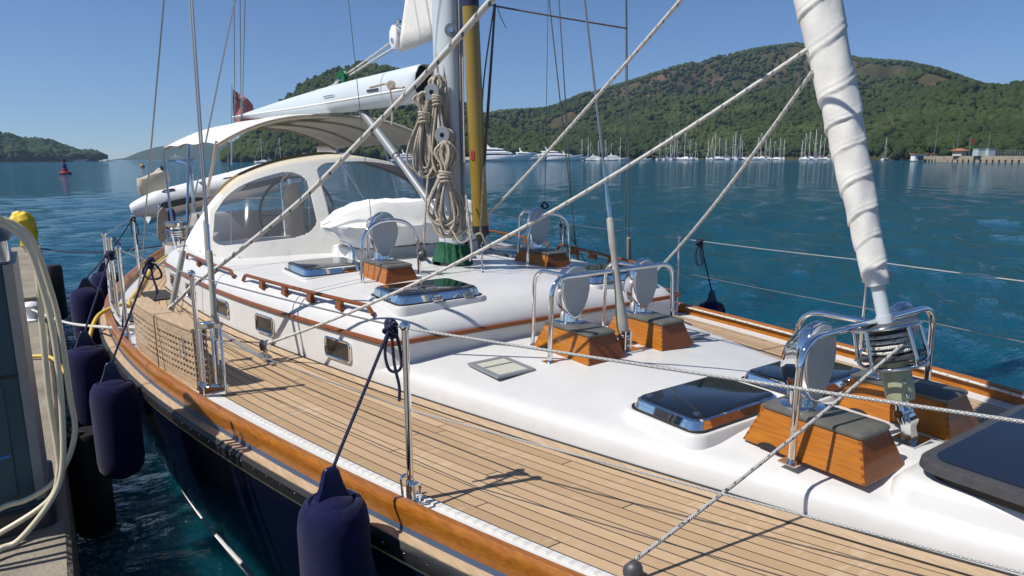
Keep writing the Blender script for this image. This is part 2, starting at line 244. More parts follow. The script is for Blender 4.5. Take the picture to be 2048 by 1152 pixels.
# ------------------------------------------------------------------ mesh builder
class MB:
    def __init__(s): s.v = []; s.f = []; s.uv = []; s.mi = []; s.k = 0
    def add(s, verts, faces, uvs=None):
        o = len(s.v); s.v += [tuple(map(float, p)) for p in verts]
        for i, f in enumerate(faces):
            s.f.append(tuple(o + j for j in f)); s.uv.append(uvs[i] if uvs else [(0, 0)] * len(f)); s.mi.append(s.k)
        return s
    def box(s, c, d, rz=0.0, M=None):
        h = [x / 2 for x in d]; P = [(sx * h[0], sy * h[1], sz * h[2]) for sx in (-1, 1) for sy in (-1, 1) for sz in (-1, 1)]
        cr, sr = math.cos(rz), math.sin(rz)
        if M is not None: P = [tuple(M @ Vector(p)) for p in P]
        P = [(c[0] + x * cr - y * sr, c[1] + x * sr + y * cr, c[2] + z) for x, y, z in P]
        return s.add(P, [(0, 1, 3, 2), (4, 6, 7, 5), (0, 4, 5, 1), (2, 3, 7, 6), (0, 2, 6, 4), (1, 5, 7, 3)])
    def loft(s, loops, cap=(True, True), closed=True):
        n = len(loops[0]); V = [p for l in loops for p in l]; Fc = []
        for i in range(len(loops) - 1):
            for j in range(n if closed else n - 1):
                a = i * n + j; b = i * n + (j + 1) % n; Fc.append((a, b, b + n, a + n))
        if cap[0]: Fc.append(tuple(range(n - 1, -1, -1)))
        if cap[1]: Fc.append(tuple((len(loops) - 1) * n + j for j in range(n)))
        return s.add(V, Fc)
    def grid(s, rows, uvs=None):
        n = len(rows[0]); V = [p for r in rows for p in r]; Fc = []; U = []
        for i in range(len(rows) - 1):
            for j in range(n - 1):
                q = (i * n + j, i * n + j + 1, (i + 1) * n + j + 1, (i + 1) * n + j); Fc.append(q)
                if uvs: U.append([uvs[a // n][a % n] for a in q])
        return s.add(V, Fc, U if uvs else None)
    def tube(s, pts, r, n=8, closed=False, caps=True):
        P = [Vector(p) for p in pts]; m = len(P); rr = r if isinstance(r, (list, tuple)) else [r] * m
        if closed: T = [(P[(i + 1) % m] - P[i - 1]).normalized() for i in range(m)]
        else: T = [((P[min(i + 1, m - 1)] - P[max(i - 1, 0)])).normalized() for i in range(m)]
        a = Vector((0, 0, 1)) if abs(T[0].z) < 0.9 else Vector((1, 0, 0)); nrm = T[0].cross(a).normalized(); L = 0; rings = []; Ls = []
        for i in range(m):
            if i: L += (P[i] - P[i - 1]).length
            nrm = (nrm - T[i] * nrm.dot(T[i])).normalized(); bn = T[i].cross(nrm); Ls.append(L)
            rings.append([P[i] + (nrm * math.cos(2 * math.pi * k / n) + bn * math.sin(2 * math.pi * k / n)) * rr[i] for k in range(n)])
        V = [p for q in rings for p in q]; Fc = []; U = []
        for i in range(m if closed else m - 1):
            i2 = (i + 1) % m; l1 = Ls[i]; l2 = Ls[i2] if i2 else L + (P[0] - P[-1]).length
            for k in range(n):
                k2 = (k + 1) % n; Fc.append((i * n + k, i * n + k2, i2 * n + k2, i2 * n + k))
                U.append([(k / n, l1), ((k + 1) / n, l1), ((k + 1) / n, l2), (k / n, l2)])
        if caps and not closed:
            Fc.append(tuple(range(n - 1, -1, -1))); U.append([(0, 0)] * n); Fc.append(tuple((m - 1) * n + k for k in range(n))); U.append([(0, 0)] * n)
        return s.add(V, Fc, U)
    def lathe(s, prof, c=(0, 0, 0), axis=(0, 0, 1), n=24):
        A = Vector(axis).normalized(); a = Vector((1, 0, 0)) if abs(A.x) < 0.9 else Vector((0, 1, 0)); e1 = (a - A * a.dot(A)).normalized(); e2 = A.cross(e1); C0 = Vector(c)
        return s.loft([[C0 + A * h + (e1 * math.cos(2 * math.pi * k / n) + e2 * math.sin(2 * math.pi * k / n)) * max(r, 1e-4) for k in range(n)] for r, h in prof])
    def ball(s, c, r, n=12, sq=(1, 1, 1)):
        s.loft([[(c[0] + r * sq[0] * math.sin(math.pi * i / n) * math.cos(2 * math.pi * k / n), c[1] + r * sq[1] * math.sin(math.pi * i / n) * math.sin(2 * math.pi * k / n), c[2] - r * sq[2] * math.cos(math.pi * i / n)) for k in range(n)] for i in [0.02] + list(range(1, n)) + [n - 0.02]]); return s
    def rprism(s, cx, cy, w, d, levels, n=5):      # levels: (z, inset, corner radius)
        loops = []
        for z, ins, r in levels:
            hw, hd = w / 2 - ins, d / 2 - ins; r = min(r, hw, hd); L = []
            for qx, qy, a0 in ((1, 1, 0), (-1, 1, 90), (-1, -1, 180), (1, -1, 270)):
                for k in range(n + 1):
                    a = R(a0 + 90 * k / n); L.append((cx + qx * (hw - r) + r * math.cos(a), cy + qy * (hd - r) + r * math.sin(a), z))
            loops.append(L)
        return s.loft(loops)
WLOC = {}
def wl(o): return WLOC.get(o.name, Vector((0, 0, 0))) if o else Vector((0, 0, 0))
def obj(name, mb, m, parent=None, smooth=40, at=None, bevel=0.0, local=False, solid=0.0):
    V = np.array(mb.v, dtype=float)
    if at is None: at = Vector(((V[:, 0].min() + V[:, 0].max()) / 2, (V[:, 1].min() + V[:, 1].max()) / 2, V[:, 2].min()))
    at = Vector(at); me = bpy.data.meshes.new(name)
    me.from_pydata([tuple(p) for p in (V - np.array(at))], [], mb.f)
    ul = me.uv_layers.new(name="UVMap"); flat = [c for f in mb.uv for q in f for c in q]; ul.data.foreach_set("uv", flat)
    ms = m if isinstance(m, (list, tuple)) else [m]
    for q in ms: me.materials.append(q)
    if len(ms) > 1: me.polygons.foreach_set("material_index", mb.mi)
    if smooth:
        me.shade_smooth(); me.set_sharp_from_angle(angle=R(smooth))
    me.update(); o = bpy.data.objects.new(name, me); COL.objects.link(o)
    o.location = at - wl(parent)
    if parent: o.parent = parent
    WLOC[o.name] = at
    if bevel:
        b = o.modifiers.new("bevel", 'BEVEL'); b.width = bevel; b.segments = 2; b.limit_method = 'ANGLE'; b.angle_limit = R(35)
    if solid:
        b = o.modifiers.new("thickness", 'SOLIDIFY'); b.thickness = solid; b.offset = 0
    return o
def tag(o, label, cat, group=None, kind=None):
    if label: o["label"] = label
    if cat: o["category"] = cat
    if group: o["group"] = group
    if kind: o["kind"] = kind
    return o
def thing(name, at, label, cat, group=None):
    o = bpy.data.objects.new(name, None); COL.objects.link(o); o.location = Vector(at); WLOC[o.name] = Vector(at); o.empty_display_size = 0.2
    return tag(o, label, cat, group)
def copy_tree(o, loc, parent=None, scale=None, rz=None):
    c = o.copy(); COL.objects.link(c); c.location = Vector(loc) - wl(parent); WLOC[c.name] = Vector(loc)
    if parent: c.parent = parent
    if scale: c.scale = scale
    if rz is not None: c.rotation_euler = (0, 0, rz)
    for ch in [x for x in o.children]:
        d = ch.copy(); COL.objects.link(d); d.parent = c
        for g in [x for x in ch.children]:
            e = g.copy(); COL.objects.link(e); e.parent = d
    return c
def struct(name, mb, m, **k): o = obj(name, mb, m, **k); o["kind"] = "structure"; return o
def lerp(a, b, t): return tuple(np.array(a) * (1 - t) + np.array(b) * t)
def sag(a, b, s, n=24): return [tuple(np.array(lerp(a, b, i / n)) + np.array((0, 0, -4 * s * (i / n) * (1 - i / n)))) for i in range(n + 1)]
def spline(pts, k=8, closed=False):
    P = [np.array(p, float) for p in pts]; n = len(P); out = []
    rng = range(n if closed else n - 1)
    for i in rng:
        if closed: p0, p1, p2, p3 = P[i - 1], P[i], P[(i + 1) % n], P[(i + 2) % n]
        else: p0, p1, p2, p3 = P[max(i - 1, 0)], P[i], P[i + 1], P[min(i + 2, n - 1)]
        for j in range(k):
            t = j / k; out.append(tuple(0.5 * ((2 * p1) + (-p0 + p2) * t + (2 * p0 - 5 * p1 + 4 * p2 - p3) * t * t + (-p0 + 3 * p1 - 3 * p2 + p3) * t ** 3)))
    if not closed: out.append(tuple(P[-1]))
    return out
def fillet(pts, r, k=6):
    P = [Vector(p) for p in pts]; out = [tuple(P[0])]
    for i in range(1, len(P) - 1):
        a = (P[i - 1] - P[i]); b = (P[i + 1] - P[i]); rr = min(r, a.length * 0.49, b.length * 0.49); A = P[i] + a.normalized() * rr; B = P[i] + b.normalized() * rr
        for j in range(k + 1):
            t = j / k; out.append(tuple(A * (1 - t) ** 2 + P[i] * 2 * t * (1 - t) + B * t * t))
    out.append(tuple(P[-1])); return out
def ico(sub):
    import bmesh
    b = bmesh.new(); bmesh.ops.create_icosphere(b, subdivisions=sub, radius=1); v = np.array([x.co[:] for x in b.verts]); f = np.array([[q.index for q in y.verts] for y in b.faces]); b.free(); return v, f

# ------------------------------------------------------------------ sea
WZ = -1.3
def build_sea():
    nr, na = 520, 900; r = np.concatenate([[0.4], 0.7 * (9000 / 0.7) ** (np.linspace(0, 1, nr - 1))]); a0 = math.atan2(FW[1], FW[0])
    s = np.linspace(-1, 1, na); ang = a0 + (0.35 * s + 0.65 * s ** 3) * math.pi
    RR, AA = np.meshgrid(r, ang, indexing='ij'); X = RR * np.cos(AA); Y = RR * np.sin(AA); Hh = np.zeros_like(X)
    cell = np.maximum(np.gradient(r)[:, None], RR * 0.0034)
    for i in range(60):
        lam = 0.26 * (4.2 / 0.26) ** RNG.random(); k = 2 * math.pi / lam; th = R(-60) + RNG.normal() * 0.45
        amp = 0.0062 * lam ** 0.90; fade = np.clip((lam / (cell * 2.6) - 1), 0, 1)
        ph = k * (X * math.cos(th) + Y * math.sin(th)) + RNG.random() * 6.28
        Hh += amp * fade * (np.sin(ph) + 0.25 * np.sin(2 * ph + 1.2))
    V = np.stack([X, Y, WZ + Hh], -1).reshape(-1, 3); i, j = np.meshgrid(np.arange(nr - 1), np.arange(na - 1), indexing='ij'); a = (i * na + j).ravel()
    Fq = np.stack([a, a + na, a + na + 1, a + 1], -1)
    me = bpy.data.meshes.new("sea"); me.vertices.add(len(V)); me.vertices.foreach_set("co", V.ravel()); me.loops.add(Fq.size); me.loops.foreach_set("vertex_index", Fq.ravel().astype(np.int32))
    me.polygons.add(len(Fq)); me.polygons.foreach_set("loop_start", np.arange(0, Fq.size, 4, dtype=np.int32)); me.update(calc_edges=True); me.validate(); me.shade_smooth(); me.materials.append(SEA)
    o = bpy.data.objects.new("sea", me); COL.objects.link(o); o["kind"] = "structure"
build_sea()

# ------------------------------------------------------------------ hills and forests
def vnoise(x, y, seed=0):
    def h(i, j): n = np.sin(i * 127.1 + j * 311.7 + seed * 17.3) * 43758.5453; return n - np.floor(n)
    i, j = np.floor(x), np.floor(y); fx, fy = x - i, y - j; fx = fx * fx * (3 - 2 * fx); fy = fy * fy * (3 - 2 * fy)
    return (h(i, j) * (1 - fx) + h(i + 1, j) * fx) * (1 - fy) + (h(i, j + 1) * (1 - fx) + h(i + 1, j + 1) * fx) * fy
def fbm(x, y, o=5, seed=0): return sum(0.5 ** k * (vnoise(x * 2 ** k, y * 2 ** k, seed + k) - 0.5) for k in range(o))
def sightdir(u): d = ray(u, horizon(u)); d = np.array([d[0], d[1]]); return d / np.hypot(*d)
def azim(u): d = sightdir(u); return math.atan2(d[0], d[1])
def hill(name, ridge, d0, d1, material, nu=200, nt_=70, rough=0.35, back=1.4, treeh=9, seed=1, power=0.9, fold=0.006):
    us = np.linspace(ridge[0][0], ridge[-1][0], nu); vs = np.interp(us, [p[0] for p in ridge], [p[1] for p in ridge])
    dd0 = np.interp(us, [p[0] for p in d0], [p[1] for p in d0]); dd1 = np.interp(us, [p[0] for p in d1], [p[1] for p in d1])
    dirs = np.array([sightdir(u) for u in us])
    elev = np.array([(lambda d: d[2] / math.hypot(d[0], d[1]))(ray(u, v)) for u, v in zip(us, vs)])
    H = np.maximum(EYE[2] + elev * dd1 - WZ - treeh, 0.5); T = np.concatenate([np.linspace(-0.02, 1, nt_), np.linspace(1.05, 1 + back, 14)])
    rows = np.zeros((len(T), nu, 3))
    for i, t in enumerate(T):
        d = dd0 + (dd1 - dd0) * t; x = dirs[:, 0] * d; y = dirs[:, 1] * d
        base = np.clip(t, 0, 1) ** power if t <= 1 else max(0, 1 - ((t - 1) / back) ** 2)
        n = fbm(x * fold, y * fold, 5, seed) ; win = max(0, 4 * t * (1 - t)) if 0 < t < 1 else 0
        rows[i, :, 0] = x; rows[i, :, 1] = y; rows[i, :, 2] = WZ + (H * base * (1 + rough * 1.3 * n * win) if t > 0 else -3) + (2.5 * vnoise(x * 0.12, y * 0.12) if t > 0 else 0)
    dist = np.hypot(rows[:, :, 0], rows[:, :, 1]); rows[:, :, 2] = np.minimum(rows[:, :, 2], EYE[2] + elev[None, :] * dist - treeh * 0.8)
    mb = MB(); mb.grid([[tuple(p) for p in r] for r in rows]); o = struct(name, mb, material, smooth=180, at=(0, 0, 0)); return rows[:nt_]
TV = []
_v, _f = ico(1)
for i in range(7):
    d = 1 + 0.36 * RNG.normal(size=(len(_v), 1)); q = _v * d; q[:, 2] *= 0.85; TV.append(q)
_v2, _f2 = ico(2)
def crown_cluster():
    parts = []
    for k in range(4):
        q = _v * (1 + 0.28 * RNG.normal(size=(len(_v), 1))) * (0.62 + 0.2 * RNG.random()); c = RNG.normal(size=3) * (0.45, 0.45, 0.32); parts.append(q + c)
    return np.concatenate(parts)
CL = [crown_cluster() for _ in range(8)]; CLF = np.concatenate([_f + k * len(_v) for k in range(4)])
def forest(name, rows, n, rad, material, label, dens=None, bias=1.0, cluster=False, seed=3):
    rng = np.random.default_rng(seed); nt_, nu, _ = rows.shape; VV = []; FF = []; TT = []; off = 0; cnt = 0; tries = 0
    tris = CLF if cluster else _f
    while cnt < n and tries < n * 4:
        tries += 1; t = rng.random() ** bias * (nt_ - 2) + 0.6; u = rng.random() * (nu - 1.01); i, j = int(t), int(u); a, b = t - i, u - j
        p = rows[i, j] * (1 - a) * (1 - b) + rows[i + 1, j] * a * (1 - b) + rows[i, j + 1] * (1 - a) * b + rows[i + 1, j + 1] * a * b
        nz = vnoise(p[0] * 0.010, p[1] * 0.010, 5) * 0.25 + vnoise(p[0] * 0.035, p[1] * 0.035, 9) * 0.40 + vnoise(p[0] * 0.09, p[1] * 0.09, 11) * 0.35
        if dens is not None and nz < dens(t / nt_, u / nu): continue
        if p[2] < WZ + 1.2: continue
        r = rad * (0.55 + 0.75 * rng.random()); q = (CL if cluster else TV)[rng.integers(7)]; c, s = math.cos(rng.random() * 6.28), math.sin(rng.random() * 6.28)
        c, s = (lambda th: (math.cos(th), math.sin(th)))(rng.random() * 6.28)
        w = np.stack([(q[:, 0] * c - q[:, 1] * s) * r, (q[:, 0] * s + q[:, 1] * c) * r, q[:, 2] * r * (0.9 + 0.4 * rng.random())], -1) + p + (0, 0, r * 0.75)
        VV.append(w); FF.append(tris + off); off += len(w); tt = 0.25 * rng.random() + 0.75 * vnoise(p[0] * 0.03, p[1] * 0.03, 2); TT.append(np.full(len(w), tt)); cnt += 1
    V = np.concatenate(VV); Fq = np.concatenate(FF); me = bpy.data.meshes.new(name); me.vertices.add(len(V)); me.vertices.foreach_set("co", V.ravel())
    me.loops.add(Fq.size); me.loops.foreach_set("vertex_index", Fq.ravel().astype(np.int32)); me.polygons.add(len(Fq)); me.polygons.foreach_set("loop_start", np.arange(0, Fq.size, 3, dtype=np.int32)); me.update(calc_edges=True)
    at = me.attributes.new("tint", 'FLOAT', 'POINT'); at.data.foreach_set("value", np.concatenate(TT).astype(np.float32)); me.materials.append(material); me.shade_smooth()
    o = bpy.data.objects.new(name, me); COL.objects.link(o); tag(o, label, "forest", None, "stuff"); return o
main_ridge = [(900, 250), (960, 228), (1000, 217), (1060, 214), (1100, 210), (1130, 197), (1165, 182), (1250, 160), (1330, 133), (1400, 113), (1470, 99), (1540, 87), (1580, 83), (1640, 96), (1700, 113), (1800, 121), (1860, 134), (1910, 151), (1950, 164), (1990, 167), (2048, 158), (2300, 150), (2700, 170)]
rowsM = hill("hillside", main_ridge, [(900, 520), (1400, 560), (1700, 470), (1900, 340), (2700, 330)], [(900, 900), (1100, 1150), (1580, 1450), (2048, 1250), (2700, 1100)], HILLM, nu=260, nt_=110, rough=1.0, seed=4, power=0.85, fold=0.0055)
forest("pine_forest", rowsM, 42000, 2.6, PINE, "pine woods covering the big hill behind the marina", dens=lambda t, u: 0.27 + 0.13 * math.sin(min(1, t * 1.1) * math.pi) * (0.6 + 0.6 * u), bias=1.15, cluster=False, seed=5)
forest("pine_forest", rowsM[:30], 4600, 3.0, PINE, "denser bright green trees along the foot of the marina hill", bias=0.9, cluster=True, seed=15)
rowsH = hill("headland", [(425, 318), (445, 305), (470, 285), (520, 235), (565, 200), (600, 172), (640, 142), (680, 127), (735, 113), (770, 123), (815, 134), (860, 158), (900, 190), (980, 232), (1080, 262), (1130, 290), (1150, 314)],
             [(425, 560), (800, 480), (1150, 500)], [(425, 600), (700, 690), (900, 720), (1150, 620)], HILLG, nu=150, nt_=60, rough=0.7, seed=8, treeh=10, power=0.8, fold=0.011)
forest("headland_forest", rowsH, 9000, 3.2, PINE, "dense dark pine wood on the headland behind the boom", cluster=True, bias=0.95, seed=6)
rowsL = hill("hillside", [(-260, 255), (-100, 262), (0, 272), (25, 279), (60, 289), (82, 282), (105, 287), (130, 299), (160, 309), (200, 315), (240, 318), (310, 319.5)], [(-260, 760), (235, 1000)], [(-260, 1000), (0, 1080), (310, 1060)], HILLG, nu=90, nt_=36, seed=12, treeh=4)
forest("bay_forest", rowsL, 2200, 5.0, PINEF, "hazy dark wood on the far left shore of the bay", seed=7)
hill("distant_hill", [(225, 319), (250, 316), (280, 304), (315, 294), (360, 289), (410, 286), (450, 284), (500, 287), (600, 300)], [(225, 2500), (600, 2500)], [(225, 2900), (600, 2900)], HILLD, nu=70, nt_=26, seed=14, treeh=0, rough=0.5)
# bare rocky cutting behind the pier
mb = MB(); rr = []
for i in range(16):
    row = []
    for j in range(26):
        u = 1990 + j * 12; d = 345 + i * 5; s = sightdir(u); h = (i / 15) ** 0.8 * (16 * min(1, j / 8)) + 1.5 * fbm(np.array(u * 0.05), np.array(i * 0.4)); row.append((s[0] * d, s[1] * d, WZ + h))
    rr.append(row)
mb.grid(rr); struct("rocky_bank", mb, ROCK, smooth=50)

# ------------------------------------------------------------------ quay
mb = MB(); QZ = -0.35
rows = []
for y in np.linspace(-6, 16.6, 90):
    e = -0.05 + 0.012 * (vnoise(np.array(y * 3.1), np.array(0.0)) - 0.5)
    rows.append([(-14, y, QZ), (-3, y, QZ), (-0.6, y, QZ), (e - 0.02, y, QZ), (e, y, QZ - 0.02), (e + 0.004, y, QZ - 0.5), (e, y, -2.2)])
mb.grid(rows); mb.loft([[rows[-1][0], rows[-1][3], rows[-1][5], (-14, 16.6, -2.2)]], cap=(True, False)); struct("quay", mb, CONC, smooth=40)

# ------------------------------------------------------------------ the yacht: hull, deck, coachroof
XC = 2.88
YK = [-2.3, -1.0, 0.0, 0.8, 1.54, 2.14, 2.54, 3.3, 3.86, 4.54, 5.17, 5.7, 6.23, 6.92, 7.54, 8.4, 9.25, 10.2, 11.25, 12.4, 13.2]
XK = [2.80, 2.25, 1.80, 1.47, 1.2, 1.02, .905, .72, .60, .48, .41, .375, .365, .385, .46, .66, .89, 1.16, 1.5, 1.85, 2.1]
_yy = np.linspace(-2.3, 13.2, 600); _xx = np.interp(_yy, YK, XK)
for _ in range(3): _xx = np.convolve(np.pad(_xx, 12, mode='edge'), np.ones(25) / 25, mode='valid')
def xl(y): return float(np.interp(y, _yy, _xx))
XRK = [(-2.3, 2.86), (-1, 3.45), (0, 3.95), (0.8, 4.32), (1.41, 4.54), (1.83, 4.62), (2.36, 4.68), (2.86, 4.73), (3.45, 4.80), (4.31, 4.87), (5.5, 4.97), (6.5, 5.02), (7.5, 4.98), (9.25, 4.72), (11.25, 4.15), (13.2, 3.55)]
def xr(y): return float(np.interp(y, [p[0] for p in XRK], [p[1] for p in XRK]))
def zr(x): return 0.0 if x < XC else -0.045 * (x - XC)            # the far side of the deck sits a little lower (slight heel)
YT = thing("sailing_yacht", (XC, 5.4, WZ), "classic sailing yacht with navy hull, teak decks and white coachroof moored at the quay", "sailboat")
YS = np.linspace(-2.25, 13.2, 110)
# hull
mb = MB(); rows = []
for y in YS:
    L, Rr = xl(y), xr(y); c = (L + Rr) / 2; hw = (Rr - L) / 2
    prof = [(-0.060, -0.06), (-0.052, -0.12), (-0.02, -0.35), (0.05, -0.7), (0.17, -1.05), (0.33, -1.33), (0.8, -1.7)]
    k = min(1, hw / 1.2)
    fl_ = 1 + 0.45 * min(1, max(0, (y - 3.6) / 2.2)); left = [(L + dx * k * (fl_ if z < -0.3 else 1), y, z) for dx, z in prof]; right = [(Rr - dx * k, y, z + zr(Rr)) for dx, z in prof][::-1]
    rows.append(left + right)
mb.grid(rows); mb.add(rows[-1], [tuple(range(len(rows[-1])))]); mb.add(rows[0], [tuple(range(len(rows[0])))[::-1]])
hull = obj("hull", mb, NAVY, YT, smooth=60)
def rail(offs, ys=YS, side=0):      # loft a small closed section (offset inboard, z) along the deck edge
    mb = MB(); loops = []
    for y in ys:
        if side == 0: loops.append([(xl(y) + dx * (1 if z > -0.3 else 1 + 0.45 * min(1, max(0, (y - 3.6) / 2.2))), y, z) for dx, z in offs])
        else: loops.append([(xr(y) - dx, y, z + zr(xr(y))) for dx, z in offs][::-1])
    mb.loft(loops); return mb
for s in (0, 1):
    if s == 0:
        obj("rub_rail", rail([(-0.062, -0.052), (-0.0, -0.052), (-0.0, -0.036), (-0.062, -0.036)], side=s), TEAKR, YT, smooth=40)
        rub = obj("rubber_strip", rail([(-0.075, -0.110), (-0.05, -0.112), (-0.05, -0.042), (-0.064, -0.042), (-0.078, -0.06)], side=s), BLACK, YT, smooth=40)
        obj("cove_line", rail([(-0.058, -0.135), (-0.040, -0.135), (-0.040, -0.122), (-0.058, -0.122)], side=s), GOLD, YT)
        obj("waterline_stripe", rail([(0.168, -1.06), (0.19, -1.06), (0.245, -1.17), (0.213, -1.17)], side=s), BOATW, YT)
        mbs = MB()
        for y in np.arange(0.6, 8, 0.115): obj("screw", MB().ball((xl(y) - 0.077, y, -0.072), 0.004, 5), STEEL, rub)
        obj("blue_bead", rail([(-0.018, -0.036), (0.006, -0.036), (0.006, -0.016), (-0.012, -0.016)], side=s), mat("slate_blue_bead", (0.05, 0.075, 0.13), 0.5), YT)
    tr = obj("toe_rail", rail([(-0.008, -0.034), (0.035, -0.034), (0.028, 0.068), (0.018, 0.082), (-0.012, 0.086), (-0.022, 0.074), (-0.024, 0.05)], side=s), VARN, YT, smooth=35)
    obj("waterway", rail([(0.03, -0.03), (0.19, -0.03), (0.19, 0.004), (0.03, 0.004)], side=s), GEL, YT, smooth=30)
# chrome fairlead slot let into the near toe rail, and the perforated track beside it
ys = np.linspace(0.2, 1.27, 14)
fl = obj("fairlead_slot", rail([(-0.030, 0.030), (-0.018, 0.030), (-0.018, 0.064), (-0.030, 0.064)], ys=ys), BLACK, YT)
obj("slot_trim", MB().tube([(xl(y) - 0.028, y, 0.066) for y in ys] + [(xl(y) - 0.028, y, 0.028) for y in ys[::-1]], 0.004, 6, closed=True), CHROME, fl)
def track_mat():
    M = bpy.data.materials.new("perforated_track"); M.use_nodes = True; t = M.node_tree; b = t.nodes["Principled BSDF"]; b.inputs["Roughness"].default_value = 0.45
    g = t.nodes.new("ShaderNodeNewGeometry"); sp = t.nodes.new("ShaderNodeSeparateXYZ"); t.links.new(g.outputs["Position"], sp.inputs[0])
    f = mth(t, 'FRACT', mth(t, 'MULTIPLY', sp.outputs[1], 22)); t.links.new(mixc(t, mth(t, 'LESS_THAN', f, 0.38), (0.60, 0.60, 0.58), (0.50, 0.50, 0.485)), b.inputs["Base Color"]); return M
obj("genoa_track", rail([(0.145, 0.004), (0.175, 0.004), (0.172, 0.012), (0.148, 0.012)], ys=np.linspace(0, 3.7, 50)), track_mat(), YT)
# deck: planks follow the hull edge, with a margin plank along the cabin
SEAMK = [(-1.2, 3.0), (0.1, 2.70), (.754, 2.458), (.965, 2.373), (1.21, 2.296), (1.37, 2.245), (1.78, 2.11), (2.18, 1.988), (2.76, 1.82), (3.47, 1.63), (3.78, 1.55), (4.49, 1.385), (4.90, 1.305), (5.26, 1.235), (5.57, 1.18), (6.4, 1.08), (7.4, 1.03), (8.6, 1.0)]
_sy = np.linspace(-1.2, 8.6, 300); _sx = np.interp(_sy, [p[0] for p in SEAMK], [p[1] for p in SEAMK])
for _ in range(2): _sx = np.convolve(np.pad(_sx, 10, mode='reflect', reflect_type='odd'), np.ones(21) / 21, mode='valid')
def seam(y): return float(np.interp(y, _sy, _sx))
mb = MB(); rows = []; uvs = []
for y in YS:
    L = xl(y) + 0.18; Rr = xr(y) - 0.18; q = []; w = []
    if Rr < L: Rr = L + 0.001
    for k in range(15):
        x = L + (XC - L) * k / 14 if L < XC else L; q.append((x, y, 0.006)); w.append((x - L, y))
    for k in range(15):
        x = XC + (Rr - XC) * k / 14 if Rr > XC else XC; q.append((x + 1e-4, y, 0.006 + zr(x))); w.append((Rr - x, y + 40))
    rows.append(q); uvs.append(w)
mb.grid(rows, uvs); obj("teak_deck", mb, TEAKD, YT, smooth=60)
ys = np.linspace(-0.6, 8.0, 80); mb = MB(); mb.loft([[(seam(y) - 0.085, y, 0.004), (seam(y) + 0.02, y, 0.004), (seam(y) + 0.02, y, 0.0105), (seam(y) - 0.085, y, 0.0105)] for y in ys]); obj("margin_plank", mb, TEAKR, YT)
mb = MB()
for d, h, w in ((-0.091, 0.011, 0.007), (-0.014, 0.013, 0.016)):
    mb.loft([[(seam(y) + d, y, 0.004), (seam(y) + d + w, y, 0.004), (seam(y) + d + w, y, h), (seam(y) + d, y, h)] for y in ys])
obj("seam_sealant", mb, BLACK, YT)
# foredeck trunk
def mirror(x): return 2 * XC - x - 0.05
def heel(x): return -0.024 * max(0.0, x - 1.8)
def section(l, prof, crown, y, n=9):
    r = mirror(l); lp = [(l + d, y, z) for d, z in prof]; m = []
    d1, z1 = prof[-1]
    for k in range(1, n): t = k / n; m.append((l + d1 + (r - l - 2 * d1) * t, y, z1 + crown * (1 - (2 * t - 1) ** 2)))
    return [(a, b, c + heel(a)) for a, b, c in lp + m + [(r - d, y, z) for d, z in prof[::-1]]]
mb = MB(); rows = []
for y in np.linspace(-0.7, 3.75, 60):
    rows.append(section(seam(y), [(0, -0.02), (0.002, 0.05), (0.006, 0.080), (0.014, 0.100), (0.028, 0.116), (0.050, 0.127), (0.10, 0.135), (0.2, 0.142)], 0.050, y))
mb.grid(rows); mb.add(rows[0], [tuple(range(len(rows[0])))[::-1]]); obj("foredeck_trunk", mb, GEL, YT, smooth=50)
def zf(x): t = (x - XC) / 0.8; return 0.142 + 0.050 * max(0, 1 - t * t) + heel(x)
# raised plinth under the big forward hatch
mb = MB(); mb.rprism(2.98, 0.40, 1.14, 1.5, [(0.02, 0, 0.1), (0.175, 0.01, 0.1), (0.203, 0.03, 0.1), (0.212, 0.07, 0.09)]); mb.v = [(x + (1 if x < 2.99 else -1) * max(0, 1.12 - y) * 0.30 * min(1, abs(x - 2.99) / 0.5), y, z) for x, y, z in mb.v]; obj("hatch_plinth", mb, GEL, YT, smooth=50)
# coachroof
Y0, Y1 = 3.60, 8.55
def wallx(y): return seam(y) + 0.03 - 0.02 + (0.35 * max(0, (y - 7.9) / 0.65) ** 2)
mb = MB(); rows = []
for y in np.concatenate([[3.60, 3.604, 3.61, 3.625, 3.65, 3.68, 3.72, 3.76, 3.81, 3.87, 3.95], np.linspace(4.1, 8.3, 40), [8.4, 8.47, 8.52, 8.55]]):
    f = min(1, (y - Y0) / 0.33); s = math.sqrt(max(0, 1 - (1 - f) ** 2)); g = min(1, (8.56 - y) / 0.5); s *= math.sqrt(max(0, 1 - (1 - g) ** 2))
    c = max(0, 1 - (y - Y0) / 0.12); ins = 0.12 * (1 - math.sqrt(max(0, 1 - c * c)))
    w = wallx(y) + ins
    base = 0.27 if y < 8 else 0.27 - 0.1 * (y - 8)
    P = [(0, -0.02), (0.0, base - 0.01), (0.012, base + 0.03 * s), (0.035, base + 0.075 * s), (0.075, base + 0.115 * s), (0.13, base + 0.140 * s), (0.2, base + 0.152 * s), (0.3, base + 0.160 * s)]
    rows.append(section(w, P, 0.055 * s, y))
mb.grid(rows); mb.add(rows[0], [tuple(range(len(rows[0])))[::-1]]); mb.add(rows[-1], [tuple(range(len(rows[-1])))])
obj("coachroof", mb, GEL, YT, smooth=50)
def zc(x): t = (x - XC) / 1.05; return 0.430 + 0.055 * max(0, 1 - t * t)
pts = [(wallx(y) - 0.004, y, 0.272) for y in np.linspace(8.0, 3.74, 40)]
pts = fillet(pts + [(wallx(3.6) + 0.0, 3.592, 0.272)] + [(mirror(wallx(3.6)), 3.592, 0.272)] + [(mirror(wallx(y)) + 0.004, y, 0.272) for y in np.linspace(3.74, 8.0, 40)], 0.10, 5)
obj("teak_moulding", MB().tube(pts, 0.0165, 8), VARND, YT)
